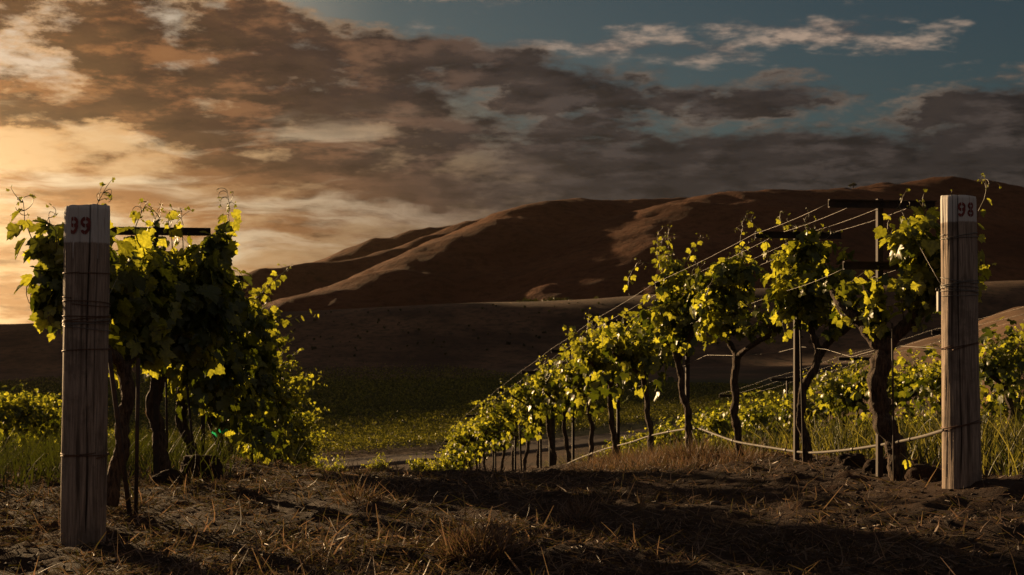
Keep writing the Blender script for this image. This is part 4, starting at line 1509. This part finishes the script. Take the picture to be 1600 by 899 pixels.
def stones():
    """crumbs of earth and small stones"""
    bm = bmesh.new()
    bmesh.ops.create_icosphere(bm, subdivisions=1, radius=1.0)
    T = np.array([v.co[:] for v in bm.verts])
    Ff = np.array([[v.index for v in f.verts] for f in bm.faces])
    bm.free()

    def m(x, y):
        return np.clip(0.35 + 0.5 * fbm(x * 1.3, y * 1.3, 3, 83) + 0.5 * sstep(x, 0.8, 1.8), 0.05, 1)
    P, g = scatter(9000, 3.6, 12.0, 0.68, 73, m)
    N = len(P)
    S = np.exp(g.normal(-5.0, 0.45, N))
    V = T[None] * (1 + g.normal(0, 0.22, (N, len(T), 1))) * S[:, None, None] * g.uniform(0.6, 1.3, (N, 1, 3)) * np.array([1, 1, 0.7])
    V = V + P[:, None, :] + np.array([0, 0, 0.25]) * S[:, None, None]
    Fq = (Ff[None] + (np.arange(N) * len(T))[:, None, None]).reshape(-1, 3)
    m_, q_, o = material('earth_crumbs')
    geo = q_.n('ShaderNodeNewGeometry').outputs['Position']
    principled(q_, o, q_.mix(attr(q_, 'tone'), (0.030, 0.020, 0.015), (0.17, 0.13, 0.10)), 0.9, 0.2, bump(q_, q_.noise(geo, 150, 3), 0.5, 0.004))
    ob = mesh_np('gravel', V.reshape(-1, 3), Fq, m_, None, False, {'tone': np.repeat(g.beta(1.0, 3.0, N), len(T))})
    tag(ob, 'small stones and crumbs of earth on the soil', 'gravel', None, 'stuff')


def clod(px, py, Y, r, label, squash=0.75, seed=0):
    c = at(px, py, Y)
    z = SURF.z(c.x, c.y)
    bm = bmesh.new()
    bmesh.ops.create_icosphere(bm, subdivisions=4, radius=1.0)
    T = np.array([v.co[:] for v in bm.verts])
    Ff = np.array([[v.index for v in f.verts] for f in bm.faces])
    bm.free()
    n = 1 + 0.35 * fbm(T[:, 0] * 1.4 + seed, T[:, 1] * 1.4 + T[:, 2] * 1.1, 4, seed) + 0.12 * fbm(T[:, 0] * 6 + T[:, 2] * 5, T[:, 1] * 6 - T[:, 2] * 4, 3, seed + 5)
    V = T * n[:, None] * r * np.array([1.15, 1.0, squash])
    V += np.array([c.x, c.y, z + r * 0.25])
    o = mesh_np('clod', V, Ff, M_GROUND, None, True, {'near': np.ones(len(V)), 'field': np.zeros(len(V)), 'slope': np.zeros(len(V))})
    tag(o, label, 'clod of earth')


def tuft(px, py, Y, r, n, label, seed, mat, hh=0.14):
    c = at(px, py, Y)
    g = np.random.default_rng(seed)
    z = SURF.z(c.x, c.y)
    a_ = g.uniform(0, 6.28, n)
    rr = r * np.sqrt(g.random(n))
    P = np.stack([c.x + rr * np.cos(a_), c.y + rr * np.sin(a_), np.full(n, z - 0.01)], -1)
    P[:, 2] += 0.06 * (1 - (rr / r) ** 2)
    D = np.stack([np.cos(a_) * rr / r * 1.1 + g.normal(0, 0.3, n), np.sin(a_) * rr / r * 1.1 + g.normal(0, 0.3, n), np.full(n, 0.8)], -1)
    Ln = hh * g.uniform(0.35, 1.1, n)
    o = blades('grass_tuft', P, D, Ln, np.full(n, 0.0022) * g.uniform(0.6, 1.6, n), g.normal(size=(n, 3)) * (Ln * 0.35)[:, None], g.beta(1.5, 2, n), mat, 3, None, seed)
    tag(o, label, 'grass tuft')


def grass():
    # tall green grass between row 98 and the next row, sunlit
    g = np.random.default_rng(74)
    def gen(m):
        t, c = 0.2 + 15.5 * g.random(m) ** 1.3, g.uniform(0.45, 4.6, m)
        return P_RIGHT[0] + ROWD[0] * t + ROWN[0] * c, P_RIGHT[1] + ROWD[1] * t + ROWN[1] * c
    P = keep(g, gen, lambda x, y: np.clip(0.55 + 1.0 * fbm(x * 0.8, y * 0.8, 3, 91), 0.08, 1) * (np.abs(x) < 0.5 * y), 15000)
    N = len(P)
    D = np.stack([g.normal(0, 0.22, N), g.normal(0, 0.22, N), np.ones(N)], -1)
    Ln = g.uniform(0.16, 0.52, N) * (0.8 + 0.3 * fbm(P[:, 0] * 1.5, P[:, 1] * 1.5, 2, 95))
    bend = g.normal(size=(N, 3)) * (Ln * 0.35)[:, None] * np.array([1, 1, 0.2]) - np.array([0, 0, 1]) * (Ln * 0.12)[:, None]
    o = blades('grass', P, D, Ln, 0.0042 * g.uniform(0.6, 1.5, N), bend, np.clip(g.normal(0.5, 0.28, N), 0, 1), M_GRASS, 4, None, 4)
    tag(o, 'tall green grass lit by low sun behind row 98', 'grass', None, 'stuff')
    # green grass left of post 99 and under the first vines
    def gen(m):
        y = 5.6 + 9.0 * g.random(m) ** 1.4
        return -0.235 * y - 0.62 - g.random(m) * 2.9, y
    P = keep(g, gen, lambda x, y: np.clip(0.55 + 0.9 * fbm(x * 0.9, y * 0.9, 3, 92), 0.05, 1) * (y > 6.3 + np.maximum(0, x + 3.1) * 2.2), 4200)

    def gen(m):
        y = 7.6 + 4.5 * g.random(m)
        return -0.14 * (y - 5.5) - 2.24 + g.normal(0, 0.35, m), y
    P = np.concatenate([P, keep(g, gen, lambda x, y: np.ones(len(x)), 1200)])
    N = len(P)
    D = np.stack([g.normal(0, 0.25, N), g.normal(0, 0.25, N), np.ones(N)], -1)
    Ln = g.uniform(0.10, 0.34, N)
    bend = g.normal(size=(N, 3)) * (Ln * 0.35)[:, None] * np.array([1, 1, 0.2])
    o = blades('grass', P, D, Ln, 0.0040 * g.uniform(0.6, 1.5, N), bend, np.clip(g.normal(0.03, 0.12, N), 0, 1), M_GRASS, 4, None, 5)  # very low tone puts shade into the blade colour
    tag(o, 'green grass left of post 99, its tone darkened as shade', 'grass', None, 'stuff')
    # fine reddish dry grass on the bank under row 98
    def gen(m):
        t, c = g.uniform(2.8, 6.4, m), g.normal(-0.25, 0.32, m)
        return P_RIGHT[0] + ROWD[0] * t + ROWN[0] * c, P_RIGHT[1] + ROWD[1] * t + ROWN[1] * c
    P = keep(g, gen, lambda x, y: np.clip(0.5 + 1.1 * fbm(x * 1.8, y * 1.8, 3, 93), 0.05, 1), 6500)
    N = len(P)
    D = np.stack([g.normal(0, 0.5, N), g.normal(0, 0.5, N), np.ones(N)], -1)
    Ln = g.uniform(0.03, 0.11, N)
    o = blades('dry_grass', P, D, Ln, 0.0019 * g.uniform(0.6, 1.6, N), g.normal(size=(N, 3)) * (Ln * 0.5)[:, None], np.clip(g.normal(0.5, 0.28, N), 0, 1), M_PINKGRASS, 3, None, 6)
    tag(o, 'fine reddish dry grass on the bank under row 98', 'dry grass', None, 'stuff')


litter()
stones()
grass()
clod(312, 745, 8.3, 0.135, 'large clod of earth between the trunks of row 99', 0.9, 1)
clod(268, 775, 7.4, 0.10, 'low clod of earth beside the second trunk of row 99', 0.7, 2)
clod(1330, 728, 7.9, 0.085, 'lump of earth between second vine and old vine of row 98', 0.8, 3)
clod(1372, 742, 7.5, 0.075, 'lump of earth left of the thick old trunk', 0.8, 4)
clod(1445, 748, 6.9, 0.085, 'lump of earth between the old trunk and post 98', 0.7, 5)
tuft(748, 850, 5.05, 0.15, 900, 'round tuft of dry reddish grass in the foreground', 31, M_PINKGRASS, 0.10)
tuft(560, 790, 6.4, 0.10, 240, 'small dry grass tuft on the left of the foreground', 32, M_STRAW, 0.09)
tuft(905, 815, 5.9, 0.06, 120, 'sparse dry tuft right of the round tuft', 33, M_PINKGRASS, 0.10)
tuft(1090, 715, 9.9, 0.22, 700, 'broad dry tuft on the bank below the third vine', 34, M_PINKGRASS, 0.15)


# ------------------------------------------------------------------ the valley: road, vine field, scrub, far tree
RC, RD, RN = np.array([-13.0, 75.5]), np.array([0.585, 0.811]), np.array([-0.811, 0.585])


def road():
    s = np.arange(-70, 150, 1.5)
    w = np.r_[-2.75, np.linspace(-2.7, 2.7, 9), 2.75]
    Sg, Wg = np.meshgrid(s, w, indexing='ij')
    wob = 0.8 * fbm(Sg * 0.05, Sg * 0, 3, 7)
    X = RC[0] + RD[0] * Sg + RN[0] * (Wg + wob)
    Y = RC[1] + RD[1] * Sg + RN[1] * (Wg + wob)
    Z = np.array([[SURF.z(a, b) for a, b in zip(r1, r2)] for r1, r2 in zip(X, Y)]) + 0.12
    Z[:, 0] -= 0.6
    Z[:, -1] -= 0.6
    idx = np.arange(X.size).reshape(X.shape)
    Fq = np.stack([idx[:-1, :-1], idx[1:, :-1], idx[1:, 1:], idx[:-1, 1:]], -1).reshape(-1, 4)
    m, q_, o = material('dirt_road')
    geo = q_.n('ShaderNodeNewGeometry').outputs['Position']
    n = q_.noise(geo, 0.8, 6, 0.65)
    principled(q_, o, q_.mix(q_.smooth(n, 0.3, 0.7), (0.075, 0.055, 0.042), (0.15, 0.115, 0.09)), 0.95, 0.1, bump(q_, n, 0.4, 0.05))
    tag(mesh_np('road', np.stack([X, Y, Z], -1).reshape(-1, 3), Fq, m), kind='structure')


def leaf_cloud(name, P, S, tone, mat, seed, flat=0.0):
    g = np.random.default_rng(seed)
    N = len(P)
    a = g.normal(size=(N, 3))
    a /= np.linalg.norm(a, axis=1)[:, None]
    b = np.cross(a, g.normal(size=(N, 3)))
    b /= np.linalg.norm(b, axis=1)[:, None]
    S = S[:, None]
    V = np.stack([P - a * S, P + b * S * 0.7, P + a * S, P - b * S * 0.7], 1).reshape(-1, 3)
    Fq = np.arange(N * 4).reshape(N, 4)
    return mesh_np(name, V, Fq, mat, None, False, {'tone': np.repeat(np.clip(tone, 0, 1), 4)})


M_FIELD = leaf_material('field_vine_leaf', (0.026, 0.026, 0.010), (0.070, 0.064, 0.020), (0.030, 0.032, 0.004), (0.34, 0.31, 0.035))  # duller, browner leaf colour for the valley rows


def field():
    g = np.random.default_rng(81)
    Ps, Ss = [], []
    for r in range(105):
        off = 4.6 + 2.3 * r
        ln0, ln1 = -45 - r * 0.6, 120 + r * 1.6
        dens = 130 if r < 7 else (26 if r < 30 else 10)
        n = int((ln1 - ln0) * dens)
        s = g.uniform(ln0, ln1, n)
        w = g.normal(0, 0.24, n)
        x = RC[0] + RD[0] * s + RN[0] * (off + w)
        y = RC[1] + RD[1] * s + RN[1] * (off + w)
        ok = (np.abs(x) < 0.50 * y) & (y < 385 - 150 * g.random(n) ** 1.3)
        x, y = x[ok], y[ok]
        s = s[ok]
        n = len(x)
        zz = ground_z(x, y)
        hh = 1.15 * (0.82 + 0.30 * fbm(s * 0.8, s * 0 + r, 2, 5))
        h = hh * (0.10 + 0.90 * np.sqrt(g.random(n)))
        Ps.append(np.stack([x, y, zz + h], -1))
        Ss.append(g.uniform(0.045, 0.090, n) * (1.0 if r < 7 else 1.8 if r < 30 else 2.8))
    P, S = np.concatenate(Ps), np.concatenate(Ss)
    o = leaf_cloud('vineyard_rows', P, S, np.clip(g.normal(0.4, 0.25, len(P)), 0, 1), M_FIELD, 5)
    tag(o, 'green rows of vines covering the valley floor beyond the road', 'vine field', None, 'stuff')


def scrub():
    g = np.random.default_rng(82)
    Ps, Ss = [], []
    # dark bushes along the foot of the hills and dotted over the slope
    for i in range(260):
        k_ = g.random()
        if k_ < 0.2:
            px, Y = g.normal(865, 28), g.uniform(575, 612)
            h = g.uniform(2.0, 4.5)
        elif k_ < 0.32:
            px, Y = g.uniform(410, 640), g.uniform(560, 640)
            h = g.uniform(1.0, 2.2)
        else:
            px, Y = g.uniform(300, 1300), 385 + 82 * g.random() ** 0.7
            h = g.uniform(0.3, 1.0)
        x = (px - 800) / F * Y
        z = SURF.z(x, Y)
        n = int(40 * h)
        u = g.normal(size=(n, 3))
        u /= np.linalg.norm(u, axis=1)[:, None]
        Ps.append(np.array([x, Y, z + h * 0.45]) + u * g.uniform(0.3, 1, (n, 1)) * np.array([h * 0.5, h * 0.5, h * 0.55]))
        Ss.append(g.uniform(0.2, 0.4, n) * (0.6 + 0.25 * h))
    P, S = np.concatenate(Ps), np.concatenate(Ss)
    m = leaf_material('scrub_leaf', (0.020, 0.020, 0.010), (0.05, 0.042, 0.02), (0.01, 0.01, 0.002), (0.03, 0.025, 0.005))
    tag(leaf_cloud('scrub', P, S, g.random(len(P)), m, 6), 'dark scrub along the foot of the hills', 'scrub', None, 'stuff')
    # the single tree on the skyline
    HB = bpy.data.objects['hills']
    from mathutils.bvhtree import BVHTree
    tree = BVHTree.FromObject(HB, bpy.context.evaluated_depsgraph_get())
    x, Y = (1333 - 800) / F * 880, 880
    h = tree.ray_cast(Vector((x, Y, 300)), Vector((0, 0, -1)))
    z = h[0].z if h[0] is not None else at(1333, 306, 880).z
    root = empty('lone_tree', (x, Y, z))
    mb = MB()
    mb.tube([(0, 0, -0.5), (0.2, 0, 1.2), (0.1, 0.1, 2.6)], [0.35, 0.28, 0.15], 8)
    mb.tube([(0.2, 0, 1.2), (-0.9, 0.2, 2.4)], [0.2, 0.1], 6)
    mb.tube([(0.15, 0, 1.5), (1.3, 0.1, 2.6)], [0.2, 0.1], 6)
    mb.build('trunk', M_BARK, root)
    n = 900
    cs = np.array([(0, 0, 3.0), (-1.4, 0.2, 2.7), (1.6, 0, 2.8), (0.6, 0.3, 3.6), (-2.3, 0, 2.2)])
    u = g.normal(size=(n, 3))
    u /= np.linalg.norm(u, axis=1)[:, None]
    P = cs[g.integers(0, 5, n)] + u * g.uniform(0.4, 1, (n, 1)) * np.array([1.25, 1.1, 0.8])
    o = leaf_cloud('crown', P, g.uniform(0.15, 0.3, n), g.random(n), m, 7)
    o.parent = root
    tag(root, 'small dark tree alone on the hill crest', 'tree')
    # pale marker posts at the upper edge of the vine field
    for i, (px, Y) in enumerate(((596, 352), (716, 356), (820, 360), (905, 356))):
        x = (px - 800) / F * Y
        mb = MB()
        mb.tube([(x, Y, SURF.z(x, Y) - 0.3), (x, Y, SURF.z(x, Y) + 2.2)], 0.11, 7)
        tag(mb.build('field_post', M_HOSE), '%s pale post from the left at the top of the valley vine field' % ORD[i], 'field post', 'posts at the top of the valley field')


road()
field()
scrub()


# ------------------------------------------------------------------ evening haze in the valley air
def haze():
    mb = MB()
    x0, x1, y0, y1, z0, z1 = -2300, 1000, -62, 2020, -75, 268
    mb.box(((x0 + x1) / 2, (y0 + y1) / 2, (z0 + z1) / 2), ((x1 - x0) / 2, 0, 0), (0, (y1 - y0) / 2, 0), (0, 0, (z1 - z0) / 2))
    m, q_, o = material('evening_haze')
    v = q_.n('ShaderNodeVolumePrincipled')
    v.inputs['Color'].default_value = (0.98, 0.74, 0.48, 1)
    v.inputs['Density'].default_value = HAZE
    v.inputs['Anisotropy'].default_value = 0.88
    q_.t.links.new(v.outputs[0], o.inputs['Volume'])
    tag(mb.build('haze', m, None, False), 'thin evening haze over the valley', 'haze', None, 'stuff')


HAZE = 0.000015
haze()
